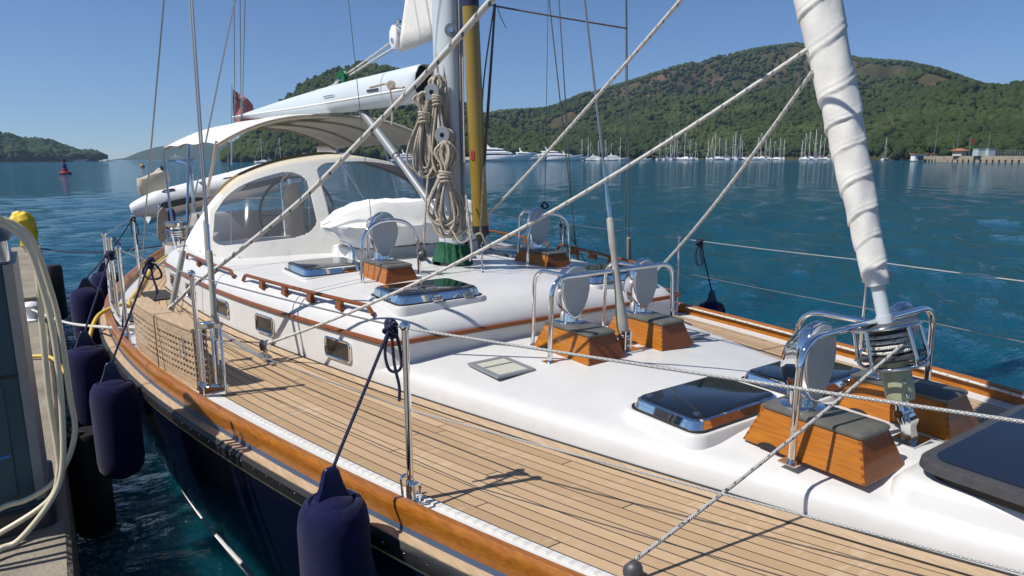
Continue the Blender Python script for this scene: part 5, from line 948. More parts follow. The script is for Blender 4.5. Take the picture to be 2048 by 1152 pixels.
# ------------------------------------------------------------------ fenders with their lanyards
FEND = []
def fender(x, y, ztop, r, L, label, lan=None, m=NAVYC, group="navy blue fenders"):
    root = thing("fender", (x, y, ztop - L), label, "fender", group)
    P = [(0.001, 0), (r * 0.45, 0.0), (r * 0.78, r * 0.18), (r * 0.95, r * 0.5), (r, r * 0.9), (r, L - r * 0.8), (r * 0.94, L - r * 0.38), (r * 0.80, L - r * 0.10), (r * 0.66, L - 0.005), (r * 0.60, L - 0.015), (r * 0.5, L + 0.005), (0.001, L + 0.02)]
    mb = MB(); mb.lathe(P, (x, y, ztop - L), n=36); obj("cover", mb, m, root, smooth=60)
    mb = MB(); w = r * 0.55; mb.loft([[(x - w, y - 0.02, ztop - 0.02), (x + w, y - 0.02, ztop - 0.02), (x + w, y + 0.02, ztop - 0.02), (x - w, y + 0.02, ztop - 0.02)], [(x - 0.6 * w, y - 0.014, ztop + 0.05), (x + 0.6 * w, y - 0.014, ztop + 0.05), (x + 0.6 * w, y + 0.014, ztop + 0.05), (x - 0.6 * w, y + 0.014, ztop + 0.05)], [(x - 0.028, y - 0.012, ztop + 0.105), (x + 0.028, y - 0.012, ztop + 0.105), (x + 0.028, y + 0.012, ztop + 0.105), (x - 0.028, y + 0.012, ztop + 0.105)], [(x - 0.016, y - 0.006, ztop + 0.12), (x + 0.016, y - 0.006, ztop + 0.12), (x + 0.016, y + 0.006, ztop + 0.12), (x - 0.016, y + 0.006, ztop + 0.12)]])
    obj("eye", mb, mat("navy_fender_eye", (0.006, 0.007, 0.05), 0.3) if len(FEND) == 0 else bpy.data.materials["navy_fender_eye"], root, smooth=30, bevel=0.004); FEND.append(root)
    if lan:
        top = np.array(lan[0]); e = np.array((x, y, ztop + 0.095)); mb = MB(); mb.tube(spline([e + (0.0, 0, -0.02), lerp(e, top, 0.06), lerp(e, top, 0.5), top], 8), 0.0068, 8); mb.tube(spline([e + (0.014, 0.006, -0.02), lerp(e, top, 0.07), lerp(e, top, 0.2)], 6), 0.006, 8)
        o = obj("lanyard", mb, ROPEN, root)
        kb = MB(); kb.tube([top + np.array((0.020 * math.cos(a) + 0.006 * math.sin(3 * a), 0.022 * math.sin(2 * a), 0.028 * math.sin(a) - 0.012)) for a in np.linspace(0, 6.28, 28, endpoint=False)], 0.0085, 8, closed=True); kb.tube([top + np.array((0.016 * math.sin(a), 0.030 * math.cos(a), 0.012 * math.cos(2 * a))) for a in np.linspace(0, 6.28, 24, endpoint=False)], 0.009, 8, closed=True); kb.tube([top + np.array((0.012 * math.sin(2 * a), 0.018 * math.cos(a), -0.03 + 0.02 * math.sin(a))) for a in np.linspace(0, 6.28, 24, endpoint=False)], 0.008, 8, closed=True)
        obj("knot", kb, ROPEN, o)
        if len(lan) > 1:
            l1, w1, tail = lan[1]; cam_r = RT * 1.0
            mb = MB(); mb.tube(spline([top, top + cam_r * (-w1 * 0.5) + np.array((0, 0, -l1 * 0.5)), top + cam_r * (-w1 * 0.35) + np.array((0, 0, -l1 * 0.9)), top + cam_r * (w1 * 0.15) + np.array((0, 0, -l1)), top + cam_r * (w1 * 0.6) + np.array((0, 0, -l1 * 0.88)), top + cam_r * (w1 * 0.55) + np.array((0, 0, -l1 * 0.5)), top + cam_r * 0.01], 8), 0.0066, 8)
            mb.tube(spline([top + np.array((0, 0, -0.02)), top + cam_r * 0.006 + np.array((0, 0, -tail * 0.5)), top + cam_r * 0.022 + np.array((0, 0, -tail * 0.8)), top + cam_r * 0.02 + np.array((0, 0, -tail))], 8), 0.0066, 8); obj("tail_loops", mb, ROPEN, o)
    return root
ly = lambda a, b, t: np.array(a) * (1 - t) + np.array(b) * t
fender(0.75, 2.235, 0.15, 0.128, 0.78, "nearest navy fender, hung from the lifeline beside the foremost near stanchion", (ly(S1[0], S2[0], 0.045) + np.array((0, 0, 0.0)), (0.19, 0.055, 0.31)))
fender(0.25, 4.70, 0.01, 0.132, 0.62, "second navy fender along the hull, on a rope from the lifeline above the gangway", (ly(S2[0], S3[0], 0.50), (0.12, 0.10, 0.22)))
fender(0.165, 5.75, 0.00, 0.140, 0.66, "third navy fender along the hull, just below the boarding gate", (np.array(S4[0]) + np.array((-0.01, -0.1, -0.1)),))
fender(0.315, 8.45, 0.00, 0.165, 0.62, "navy fender floating free against the water just aft of the boarding gate", (np.array(S4[0]) + np.array((-0.01, 0.1, -0.12)),))
fender(0.56, 9.55, 0.0, 0.15, 0.62, "furthest navy fender, half hidden behind the gate stanchions", (np.array(S6[0]) + np.array((0, 0, -0.02)), (0.2, 0.07, 0.3)))
fender(5.16, 4.15, -0.02, 0.135, 0.66, "navy fender on the far side, hung by a line over the lifeline", (ly(R1[0], R2[0], 0.14), (0.22, 0.06, 0.2)))
fender(5.25, 5.95, -0.1, 0.135, 0.66, "navy fender mostly hidden on the far side behind the far single vent", (ly(R3[0], R1[0], -0.01) + np.array((0, 0.0, 0)), (0.2, 0.05, 0.3)))
tag(obj("ball_fender", MB().ball((0.13, 6.9, -0.52), 0.16, 20, (1, 1, 1.1)), HYP, smooth=60), "round pale grey ball fender squeezed behind the third navy fender", "fender")
def tyref(x, y, z0, z1, r, label):
    o = obj("rubber_fender", MB().lathe([(0.001, 0), (r * 0.85, 0), (r, 0.04), (r, z1 - z0 - 0.04), (r * 0.85, z1 - z0), (0.001, z1 - z0)], (x, y, z0), n=26), BLACK, smooth=50); tag(o, label, "fender", "black fenders on the quay wall")
tyref(0.085, 5.35, -1.25, -0.50, 0.125, "near black rubber fender hanging on the quay wall under the navy fenders"); tyref(0.06, 12.6, -1.1, -0.25, 0.13, "far black rubber fender hanging near the end of the quay")
# tangled navy lanyards at the boarding gate
rope("gate_line", [np.array(S3[0]) + np.array((-0.01, 0, 0.0)), D(240, 545, 5.1), D(243, 570, 5.1), D(247, 600, 5.1), D(245, 655, 5.1)], 0.007, ROPEN, "navy rope hanging straight down the third near stanchion")
rope("gate_line", [D(222, 512, 5.6), D(235, 520, 5.6), D(240, 530, 5.55), D(238, 545, 5.55), D(232, 556, 5.6), D(228, 590, 5.6), D(236, 615, 5.6)], 0.007, ROPEN, "tangled navy rope between the two boarding gate stanchions")
rope("gate_line", spline([D(224, 478, 5.9), D(232, 487, 5.9), D(230, 495, 5.9), D(238, 497, 5.9), D(240, 490, 5.9), D(233, 480, 5.9), D(226, 474, 5.9)], 4), 0.007, ROPEN, "navy rope loop hung on top of the far boarding gate stanchion", k=1)
rope("loose_cord", spline([D(226, 640, 5.75), D(236, 648, 5.75), D(230, 655, 5.75), D(240, 660, 5.75), D(228, 662, 5.75), D(234, 650, 5.75), D(222, 652, 5.75)], 5), 0.008, ROPEW, "bundle of off-white cord knotted at the foot of the gate", k=1)
rope("dock_line", [(-0.20, 8.8, -0.22), lerp((-0.2, 8.8, -0.2), (0.36, 6.0, 0.04), 0.5) - np.array((0, 0, 0.05)), (0.33, 6.03, 0.065), (0.50, 6.0, 0.03)], 0.012, ROPEK, "white dock line from the quay bollard to the yacht's rail")
rope("dock_line", [(-0.12, 15.9, -0.32), (0.4, 14.6, -0.30), (0.95, 13.2, -0.18), (1.55, 12.0, 0.0)], 0.014, NAVYR, "navy stern line stretched low over the water to the quay end")
rope("shore_hose", [(1.55, 10.9, 0.03), (1.30, 10.2, 0.035), (1.05, 9.3, 0.03), (0.75, 7.9, 0.03), (0.60, 7.2, 0.04), (0.55, 6.72, 0.08), (0.50, 6.58, 0.13), (0.42, 6.55, 0.12), (0.30, 6.5, 0.07), (0.22, 6.3, -0.05), (0.17, 6.2, -0.3), (0.10, 6.4, -0.52), (-0.05, 6.9, -0.33), (-0.3, 7.1, -0.335)], 0.016, YELROPE, "yellow shore hose running along the side deck and over the rail to the quay", "hose")

# ------------------------------------------------------------------ quay service pedestal and what stands on the quay
PD = (-0.43, 3.99, QZ); pd = thing("service_pedestal", PD, "teal quay service pedestal with grey corner trim at the left edge", "pedestal")
mb = MB(); mb.rprism(-0.44, 3.98, 0.60, 0.54, [(QZ + 0.001, -0.02, 0.03), (QZ + 0.12, -0.015, 0.03), (QZ + 0.13, 0, 0.03), (0.90, 0, 0.03)]); obj("cabinet", mb, TEALP, pd, smooth=35)
mb = MB(); mb.loft([[(-0.162, 3.701, z), (-0.124, 3.712, z), (-0.116, 3.79, z), (-0.116, 4.24, z), (-0.15, 4.24, z), (-0.165, 3.75, z)] for z in (QZ + 0.13, 0.895)]); obj("side_trim", mb, PEDSIDE, pd)
mb = MB(); mb.rprism(-0.44, 3.98, 0.63, 0.57, [(QZ + 0.002, -0.03, 0.05), (QZ + 0.10, -0.03, 0.05), (QZ + 0.11, -0.015, 0.05)]); obj("plinth", mb, DARKG, pd, smooth=30)
mb = MB(); mb.rprism(-0.44, 3.98, 0.60, 0.54, [(0.896, -0.004, 0.12), (1.0, -0.004, 0.12), (1.0, 0.02, 0.1)]); obj("steel_collar", mb, STEEL, pd, smooth=35)
mb = MB(); mb.rprism(-0.44, 3.98, 0.60, 0.54, [(0.995, -0.015, 0.13), (1.02, -0.015, 0.13), (1.12, 0.09, 0.14), (1.19, 0.2, 0.06), (1.20, 0.24, 0.02)]); obj("dome", mb, TEALD, pd, smooth=60)
for z0, z1 in ((0.42, 0.84), (-0.18, 0.36)):
    mb = MB(); mb.box((-0.455, 3.708, (z0 + z1) / 2), (0.46, 0.012, z1 - z0)); dr = obj("panel_door", mb, TEALP, pd, bevel=0.004)
obj("panel_gap", MB().box((-0.44, 3.7085, 0.39), (0.58, 0.004, 0.014)), BLACK, pd)
obj("red_socket", MB().lathe([(0.001, 0), (0.055, 0), (0.05, 0.03), (0.04, 0.045), (0.001, 0.05)], (-0.325, 3.702, 0.22), (0, -1, 0), n=20), RED, pd)
obj("pale_socket", MB().box((-0.345, 3.70, 0.32), (0.06, 0.03, 0.09)), PEDSIDE, pd, bevel=0.008)
obj("blue_tag", MB().box((-0.27, 3.701, 0.02), (0.07, 0.006, 0.012), M=Matrix.Rotation(R(-8), 3, 'Y')), mat("blue_tag", (0.02, 0.16, 0.5), 0.5), pd)
obj("trim_latch", MB().box((-0.134, 3.86, 0.55), (0.012, 0.03, 0.07)), BLACK, pd)
H = []
def hp(l, y): return [Yp(u, v, y) for u, v in l]
left = lambda y, z0, z1: [np.array((-0.62, y, z1)), np.array((-0.80, y + 0.05, (z0 + z1) / 2)), np.array((-0.72, y + 0.02, z0 + 0.5))]
H += [np.array((-0.60, 3.66, 1.05))] + hp([(-40, 430), (0, 437), (39, 459), (72, 530), (85, 661), (98, 792), (114, 896), (117, 942), (98, 1000), (0, 1066)], 3.55) + [np.array((-0.55, 3.5, -0.33)), np.array((-0.80, 3.52, 0.15)), np.array((-0.66, 3.56, 0.85))]
H += hp([(-40, 432), (0, 439), (59, 472), (98, 570), (121, 661), (140, 792), (150, 857), (137, 916), (104, 968), (52, 1000), (0, 1017)], 3.62) + [np.array((-0.5, 3.5, -0.22)), np.array((-0.83, 3.50, 0.2)), np.array((-0.68, 3.50, 0.88))]
H += hp([(-40, 438), (0, 446), (52, 485), (91, 596), (111, 694), (124, 824), (124, 942), (98, 1007), (39, 1079), (0, 1098)], 3.48) + [np.array((-0.42, 3.42, QZ + 0.015)), np.array((-0.8, 3.3, QZ + 0.015))]
rope("water_hose", H, 0.0125, HOSE, "cream water hose hung in long loops over the quay pedestal", "hose")
tag(obj("mooring_bollard", MB().lathe([(0.001, 0), (0.10, 0), (0.10, 0.02), (0.06, 0.03), (0.05, 0.10), (0.075, 0.14), (0.085, 0.17), (0.06, 0.2), (0.001, 0.21)], (-0.2, 8.8, QZ), n=24), BOATW, smooth=45), "small white mushroom bollard near the quay edge", "bollard")
mb = MB(); mb.rprism(-0.22, 9.9, 0.42, 0.5, [(QZ, 0, 0.02), (QZ + 0.11, 0, 0.02), (QZ + 0.12, 0.01, 0.02)]); tag(obj("concrete_block", mb, CONC), "low pale concrete block on the quay behind the bollard", "block")
YB = thing("covered_post", (-0.27, 15.6, QZ), "quay post wrapped in a crumpled yellow plastic cover near the quay end", "post")
obj("post", MB().lathe([(0.001, 0), (0.06, 0), (0.06, 0.5), (0.001, 0.5)], (-0.27, 15.6, QZ), n=12), PEDSIDE, YB)
mb = MB(); LS = []
for z, w in ((0.10, 0.14), (0.22, 0.12), (0.34, 0.17), (0.5, 0.20), (0.62, 0.19), (0.71, 0.13), (0.74, 0.05)):
    LS.append([(-0.27 + w * (1 + 0.16 * math.sin(3 * a + z * 9) + 0.13 * math.sin(5 * a - z * 15)) * math.cos(a) + 0.1 * (0.5 - z), 15.6 + w * math.sin(a), QZ + z + 0.03 * math.sin(2 * a + z * 4)) for a in np.linspace(0, 6.28, 30, endpoint=False)])
mb.loft(LS); obj("yellow_cover", mb, YELV, YB, smooth=22)
mc = thing("mooring_cleat", (-0.12, 13.6, QZ), "dark iron mooring cleat standing on the quay edge", "cleat")
obj("horn", MB().tube([(-0.12, 13.4, QZ + 0.16), (-0.12, 13.6, QZ + 0.2), (-0.12, 13.8, QZ + 0.24)], 0.035, 8), BLACK, mc); obj("foot", MB().lathe([(0.08, 0), (0.05, 0.03), (0.04, 0.2), (0.001, 0.21)], (-0.12, 13.6, QZ), n=14), BLACK, mc)
rope("tyre_rope", [(-0.03, 5.2, QZ + 0.02), (0.0, 5.25, QZ - 0.1), (0.08, 5.33, -0.5)], 0.01, ROPED, "dark rope over the quay edge holding the near black fender")

# ------------------------------------------------------------------ dinghy on the stern davits, engine, ensign, boards
DY = 12.75; dg = thing("inflatable_dinghy", (2.8, DY, 0.45), "white inflatable dinghy with grey strake hung across the stern", "dinghy")
def tubeline(y): return [(1.22, y, 0.53), (1.36, y, 0.565), (1.62, y, 0.625), (2.0, y, 0.70), (3.0, y, 0.90), (3.9, y + (0.25 if y < 13 else -0.25), 1.10), (4.3, 13.1, 1.18)]
for y in (12.62, 14.0): obj("buoyancy_tube", MB().tube([(p[0] + (0.45 if y > 13 else 0) * max(0, 1 - (p[0] - 1.2) / 2.5), p[1], p[2]) for p in spline(tubeline(y), 6)], [0.09 + 0.115 * min(1, i / 12) for i in range(37)], 20), HYP, dg, smooth=60)
mb = MB(); mb.loft([[(1.5 + 2.5 * t, 12.60 + a, 0.40 + 0.5 * t * 1.05 + b) for a, b in ((0, 0.0), (0.55, -0.14), (1.1, 0), (1.1, 0.06), (0, 0.06))] for t in np.linspace(0, 1, 8)]); obj("hull_bottom", mb, HYP, dg)
mb = MB(); mb.loft([[(x, 12.62 - 0.207, z + 0.0 + b) for b in (-0.075, 0.015)] + [(x, 12.62 - 0.185, z + b) for b in (0.03, -0.09)] for x, z in [(1.62, 0.625), (2.0, 0.70), (3.0, 0.90), (3.7, 1.04)]]); obj("strake", mb, HYPG, dg)
for x, z in ((1.78, 0.84), (2.72, 1.01)): obj("carry_handle", MB().tube(fillet([(x - 0.1, 12.52, z - 0.05), (x - 0.08, 12.5, z), (x + 0.08, 12.5, z + 0.02), (x + 0.1, 12.52, z - 0.02)], 0.03, 3), 0.015, 6), DARKG, dg)
ob = thing("outboard_engine", (1.62, 13.4, 0.75), "outboard engine under a beige cloth cover on the dinghy", "outboard engine")
mb = MB(); LS = []
for z, w, d in ((0.72, 0.13, 0.10), (0.80, 0.20, 0.15), (0.90, 0.25, 0.17), (1.02, 0.25, 0.17), (1.10, 0.19, 0.14), (1.13, 0.06, 0.05)): LS.append([(1.66 + w * (1 + 0.06 * math.sin(4 * a + z * 20)) * math.copysign(abs(math.cos(a)) ** 0.6, math.cos(a)) + (z - 0.9) * 0.25, 13.4 + d * math.copysign(abs(math.sin(a)) ** 0.6, math.sin(a)), z + 0.07 * (z > 1.05) * math.cos(a)) for a in np.linspace(0, 6.28, 24, endpoint=False)])
mb.loft(LS); obj("cover", mb, BEIGEC, ob, smooth=30); obj("tiller", MB().tube([(1.85, 13.35, 1.08), (1.82, 13.3, 1.22)], 0.03, 8), BLACK, ob)
fg = thing("ensign", Yp(463, 245, 12.9), "faded red ensign hanging from its staff behind the boom tip", "flag")
obj("staff", MB().tube([Yp(463, 330, 12.9), Yp(464, 170, 12.9)], 0.014, 8), STEEL, fg)
def flag_mat():
    M = bpy.data.materials.new("faded_ensign"); M.use_nodes = True; t = M.node_tree; b = t.nodes["Principled BSDF"]; b.inputs["Roughness"].default_value = 0.85
    uv = t.nodes.new("ShaderNodeUVMap"); sp = t.nodes.new("ShaderNodeSeparateXYZ"); t.links.new(uv.outputs[0], sp.inputs[0]); u, v = sp.outputs[0], sp.outputs[1]
    can = mth(t, 'MULTIPLY', mth(t, 'LESS_THAN', u, 0.5), mth(t, 'GREATER_THAN', v, 0.5)); x = mth(t, 'SUBTRACT', mth(t, 'MULTIPLY', u, 2), 0.5); y = mth(t, 'SUBTRACT', mth(t, 'MULTIPLY', v, 2), 1.5)
    ax, ay = mth(t, 'ABSOLUTE', x), mth(t, 'ABSOLUTE', y); dg_ = mth(t, 'LESS_THAN', mth(t, 'ABSOLUTE', mth(t, 'SUBTRACT', ax, ay)), 0.09); cw = mth(t, 'LESS_THAN', mth(t, 'MINIMUM', ax, ay), 0.15); cr = mth(t, 'LESS_THAN', mth(t, 'MINIMUM', ax, ay), 0.085)
    c = mixc(t, dg_, (0.32, 0.16, 0.2), (0.64, 0.52, 0.50)); c = mixc(t, cw, c, (0.55, 0.45, 0.42)); c = mixc(t, cr, c, (0.50, 0.10, 0.09)); t.links.new(mixc(t, can, (0.58, 0.20, 0.18), c), b.inputs["Base Color"]); return M
rows = []; uvs = []
a = np.array(Yp(464, 177, 12.9)); 
for i in range(15):
    s = i / 14; row = []; uu = []
    for j in range(11): q = j / 10; row.append((a[0] + 0.40 * s * (0.85 + 0.15 * q), 12.9 + 0.05 * math.sin(s * 7 + q * 2), a[2] - 0.56 * q * (1 - 0.25 * s) - 0.26 * s ** 1.2)); uu.append((s, 1 - q))
    rows.append(row); uvs.append(uu)
obj("cloth", MB().grid(rows, uvs), flag_mat(), fg, smooth=80)
def board(name, u, v0, v1, w, y, m, label, cat, th=0.05):
    a, b = Yp(u, v1, y), Yp(u, v0, y); mb = MB(); LS = []
    for t in np.linspace(0, 1, 9): k = math.sqrt(max(0.03, 1 - (2 * t - 1) ** 4)); p = a + (b - a) * t; LS.append([(p[0] - w * k / 2, y - th / 2, p[2]), (p[0] + w * k / 2, y - th / 2, p[2]), (p[0] + w * k / 2, y + th / 2, p[2]), (p[0] - w * k / 2, y + th / 2, p[2])])
    mb.loft(LS); tag(obj(name, mb, m, smooth=30, bevel=0.008), label, cat)
board("lashed_board", 325, 415, 485, 0.14, 10.9, mat("weathered_board", (0.28, 0.24, 0.20), 0.6, noise=0.3, nscale=9), "weathered grey wooden board lashed upright to the stern rail", "board")
board("rolled_cover", 341, 415, 472, 0.12, 11.1, BLUEC, "dark blue rolled cover lashed upright beside the weathered board", "cover", 0.12)
rope("furling_tail", [D(345, 470, 7.2), D(352, 497, 7.1), D(365, 512, 6.9), D(395, 530, 6.7), D(450, 545, 6.4)], 0.007, ROPEK, "white line from the big near winch forward along the cabin edge")

# ------------------------------------------------------------------ boats, pier and marks across the water
def at_shore(u, d): s = sightdir(u); return Vector((s[0] * d, s[1] * d, WZ))
def sailboat_proto():
    r = thing("moored_sailboat", (0, 0, 0), "white sailboat with a bare mast moored along the far shore", "sailboat", "sailboats along the far shore")
    mb = MB(); LS = []
    for y, w, zt in ((-6, 1.25, 1.0), (-4.5, 1.7, 1.0), (-1, 1.95, 1.05), (2.5, 1.6, 1.2), (5, 0.75, 1.35), (6.3, 0.06, 1.5)): LS.append([(-w * 0.55, y * 0.97, -0.3), (-w, y, zt * 0.6), (-w, y, zt), (w, y, zt), (w, y, zt * 0.6), (w * 0.55, y * 0.97, -0.3)])
    mb.loft(LS); obj("hull", mb, BOATW, r, at=(0, 0, 0))
    mb = MB(); mb.loft([[(-w, y, 1.0), (-w * 0.8, y, z), (w * 0.8, y, z), (w, y, 1.0)] for y, w, z in ((-2.6, 1.2, 1.7), (0, 1.2, 1.65), (2.6, 0.8, 1.45), (3.4, 0.5, 1.2))]); mb.tube([(0, 0.6, 2.0), (0, -4.2, 2.1)], 0.16, 6); obj("cabin", mb, BOATW, r, at=(0, 0, 0))
    mb = MB(); mb.box((0, -2.9, 1.9), (1.9, 1.3, 0.7)); obj("sprayhood", mb, BOATB, r, at=(0, 0, 0))
    mb = MB(); mb.tube([(0, 0.8, 1.2), (0, 0.7, 17)], 0.10, 6); mb.tube([(-1.1, 0.75, 9), (1.1, 0.75, 9)], 0.05, 4); mb.tube([(0, 0.7, 16.8), (0, 6.1, 1.5)], 0.05, 4); mb.tube([(0, 0.7, 16.9), (0, -5.9, 1.2)], 0.035, 4); obj("mast", mb, BOATW, r, at=(0, 0, 0))
    return r
sbp = sailboat_proto(); SBU = [(1163, 470, 16), (1176, 480, 17), (1196, 470, 15), (1240, 470, 17), (1331, 500, 16), (1340, 505, 20), (1348, 500, 17), (1371, 500, 20), (1381, 505, 15), (1424, 505, 16), (1432, 510, 19), (1440, 505, 16), (1464, 500, 17), (1470, 505, 20), (1479, 500, 18), (1514, 490, 16), (1523, 495, 19), (1531, 490, 15), (1559, 490, 15), (1567, 495, 14), (1611, 460, 18), (1620, 465, 19), (1630, 460, 21), (1650, 462, 15), (1658, 460, 17), (1668, 465, 16), (1770, 420, 15), (526, 430, 17), (563, 440, 18), (1182, 485, 14), (1210, 478, 15), (1224, 482, 13), (1318, 505, 14), (1356, 508, 15), (1390, 506, 13), (1416, 508, 14), (1450, 508, 15), (1486, 502, 14), (1538, 496, 15), (1550, 494, 13), (1603, 466, 14), (1640, 468, 17), (1676, 464, 15), (1684, 462, 17)]
for i, (u, d, h) in enumerate(SBU):
    rz = RNG.choice([0.2, 2.9, -0.4, 1.2, 3.4]) + RNG.normal() * 0.25 - yaw; k = h / 17 * (d / 500) * 0.95; p = at_shore(u, d)
    if i == 0: sbp.location = p; sbp.scale = (k, k, k); sbp.rotation_euler = (0, 0, rz)
    else: copy_tree(sbp, p, None, (k, k, k), rz)
def yacht_proto():
    r = thing("motor_yacht", (0, 0, 0), "largest white motor yacht, lying just right of the ochre pole", "motor yacht", "motor yachts along the far shore")
    L = 21.0; mb = MB(); LS = []
    for x, w, zt, zb in ((-L, 3.6, 2.6, -0.5), (-8, 4.2, 2.8, -0.5), (4, 4.1, 3.4, -0.5), (13, 2.9, 4.2, 0.0), (18, 1.5, 4.8, 1.4), (L + 1, 0.08, 5.3, 4.2)): LS.append([(x, -w * 0.6, zb), (x, -w, (zt + zb) / 2), (x, -w, zt), (x, w, zt), (x, w, (zt + zb) / 2), (x, w * 0.6, zb)])
    mb.loft(LS); obj("hull", mb, BOATW, r, at=(0, 0, 0))
    mb = MB(); mb.loft([[(x, -w * 1.003, 1.9), (x, -w * 1.006, 2.4), (x, w * 1.006, 2.4), (x, w * 1.003, 1.9)] for x, w in ((-13, 4.0), (-8, 4.15), (4, 4.05))]); obj("hull_windows", mb, BOATD, r, at=(0, 0, 0))
    def deck(x0, x1, w, z0, z1, rk, mm, nm): mb = MB(); mb.loft([[(x0, -w, z0), (x1, -w, z0), (x1 + 0.6, 0, z0), (x1, w, z0), (x0, w, z0)], [(x0 + 0.3, -w * 0.93, z1), (x1 - rk, -w * 0.9, z1), (x1 - rk + 0.5, 0, z1), (x1 - rk, w * 0.9, z1), (x0 + 0.3, w * 0.93, z1)]]); obj(nm, mb, mm, r, at=(0, 0, 0))
    deck(-15, 9.5, 3.6, 2.9, 5.3, 3.2, BOATW, "main_deck"); deck(-13.8, 8.6, 3.63, 3.75, 4.75, 1.4, BOATD, "saloon_windows"); deck(-17.5, 5.5, 3.5, 5.3, 5.7, 0.2, BOATW, "upper_deck_rim"); deck(-11.5, 3.6, 2.9, 5.7, 7.6, 2.6, BOATW, "bridge_deck"); deck(-10, 3.0, 2.93, 6.3, 7.15, 1.4, BOATD, "bridge_windows"); deck(-12.5, -1, 2.6, 7.6, 8.0, 0.3, BOATW, "hard_top")
    mb = MB(); mb.loft([[(x, y, 8.0) for x, y in ((-8, -1.6), (-5.6, -1.6), (-5.6, 1.6), (-8, 1.6))], [(x, y, 10.2) for x, y in ((-9, -1.2), (-7.8, -1.2), (-7.8, 1.2), (-9, 1.2))]]); mb.ball((-8.4, 0, 10.9), 0.75, 10); mb.tube([(-8, 0, 10), (-8.4, 0, 13)], 0.12, 5); obj("radar_arch", mb, BOATW, r, at=(0, 0, 0)); return r
myp = yacht_proto(); MYU = [(1000, 440, 1.05, "largest white motor yacht, lying just right of the ochre pole"), (1058, 455, 0.72, "white motor yacht moored right beside the largest one"), (1112, 455, 0.80, "white motor yacht third to the right of the ochre pole"), (1140, 462, 0.55, "smaller white motor yacht between the third one and the sailboat masts"), (822, 450, 0.62, "white motor yacht showing left of the mast behind the rope hanks"), (1232, 468, 0.42, "small white motor cruiser below the thin vertical shroud"), (1195, 472, 0.38, "small white motor cruiser among the first sailboat masts"), (1288, 490, 0.26, "tiny white launch in the gap between sailboat groups"), (362, 820, 0.62, "white motor yacht seen far off under the awning corner"), (152, 960, 0.55, "pale motor yacht far away at the left shore right of the red buoy"), (206, 940, 0.25, "tiny pale launch far off at the left shore point"), (1508, 470, 0.28, "tiny white boat under the rope left of the rolled sail")]
for i, (u, d, k, l) in enumerate(MYU):
    rz = -yaw - (0.12 if i < 8 else 0.05) - (azim(u) - yaw); p = at_shore(u, d)
    if i == 10: rz += 2.6
    o = myp if i == 0 else copy_tree(myp, p, None, None, None)
    o.location = p; o.scale = (k, k, k); o.rotation_euler = (0, 0, rz); o["label"] = l
# stone pier with its openings, hut, cabins, fence and masts
pr = thing("stone_pier", at_shore(1990, 285), "long pale stone pier with dark openings below the right hillside", "pier")
pts = [at_shore(u, d) for u, d in ((1862, 318), (1900, 305), (2000, 288), (2100, 275), (2250, 262))]
Q = spline([tuple(p) for p in pts], 10); mb = MB(); mb.loft([[(x, y, WZ + 0.9), (x + 3, y + 4, WZ + 0.9), (x + 3, y + 4, WZ + 2.2), (x, y, WZ + 2.2)] for x, y, z in Q]); obj("deck_slab", mb, mat("pier_stone", (0.30, 0.255, 0.19), 0.9, noise=0.2, nscale=0.5), pr, smooth=20)
mb = MB(); mb.loft([[(x + 0.9, y + 1.2, WZ - 0.6), (x + 3, y + 4, WZ - 0.6), (x + 3, y + 4, WZ + 0.9), (x + 0.9, y + 1.2, WZ + 0.9)] for x, y, z in Q]); obj("dark_recess", mb, BLACK, pr, smooth=0)
QQ = np.array(Q); L_ = np.concatenate([[0], np.cumsum(np.linalg.norm(np.diff(QQ, axis=0), axis=1))])
for l in np.arange(0, L_[-1], 2.6): p = [np.interp(l, L_, QQ[:, k]) for k in range(3)]; obj("pile", MB().box((p[0] + 0.5, p[1] + 0.5, WZ - 0.6), (1.35, 1.35, 3.0)), bpy.data.materials["pier_stone"], pr, smooth=0)
hut = thing("pier_hut", at_shore(1932, 300) + Vector((2, 3, 2.2)), "small hut with an orange tiled roof on the pier", "hut"); hc = wl(hut)
mb = MB(); mb.box(hc + Vector((0, 0, 0.9)), (4.2, 3, 1.8)); obj("walls", mb, CREAM, hut); mb = MB(); mb.loft([[tuple(hc + Vector((sx * 2.9, sy * 2.2, 1.8))) for sx, sy in ((-1, -1), (1, -1), (1, 1), (-1, 1))], [tuple(hc + Vector((sx * 1.0, sy * 0.2, 2.8))) for sx, sy in ((-1, -1), (1, -1), (1, 1), (-1, 1))]]); obj("roof", mb, ROOF, hut)
for u, w, l in ((1975, 3.6, "pale blue storage cabin on the pier, left one"), (1992, 2.4, "narrow pale blue storage cabin beside the other on the pier")):
    c = at_shore(u, 292) + Vector((2, 3, 2.2)); t = thing("storage_cabin", c, l, "cabin"); mb = MB(); mb.box(c + Vector((0, 0, 1.2)), (w, 3, 2.4), rz=-yaw); obj("walls", mb, mat("pale_blue_cabin", (0.40, 0.46, 0.48), 0.6), t); mb = MB(); mb.box(c + Vector((0, 0, 2.5)), (w + 0.3, 3.3, 0.2), rz=-yaw); obj("roof", mb, PEDSIDE, t)
fn = thing("pier_fence", at_shore(2030, 286) + Vector((3, 4, 2.2)), "low wire fence with thin posts along the pier top", "fence")
for u in range(1990, 2070, 5): c = at_shore(u, 293 - (u - 1990) * 0.12) + Vector((2.5, 3, 2.2)); obj("post", MB().box(c + Vector((0, 0, 0.9)), (0.08, 0.08, 1.8)), PEDSIDE, fn)
c0 = at_shore(1990, 293) + Vector((2.5, 3, 2.2)); c1 = at_shore(2070, 283) + Vector((2.5, 3, 2.2))
for z in (0.6, 1.2, 1.8): obj("rail", MB().tube([c0 + Vector((0, 0, z)), c1 + Vector((0, 0, z))], 0.035, 4), PEDSIDE, fn)
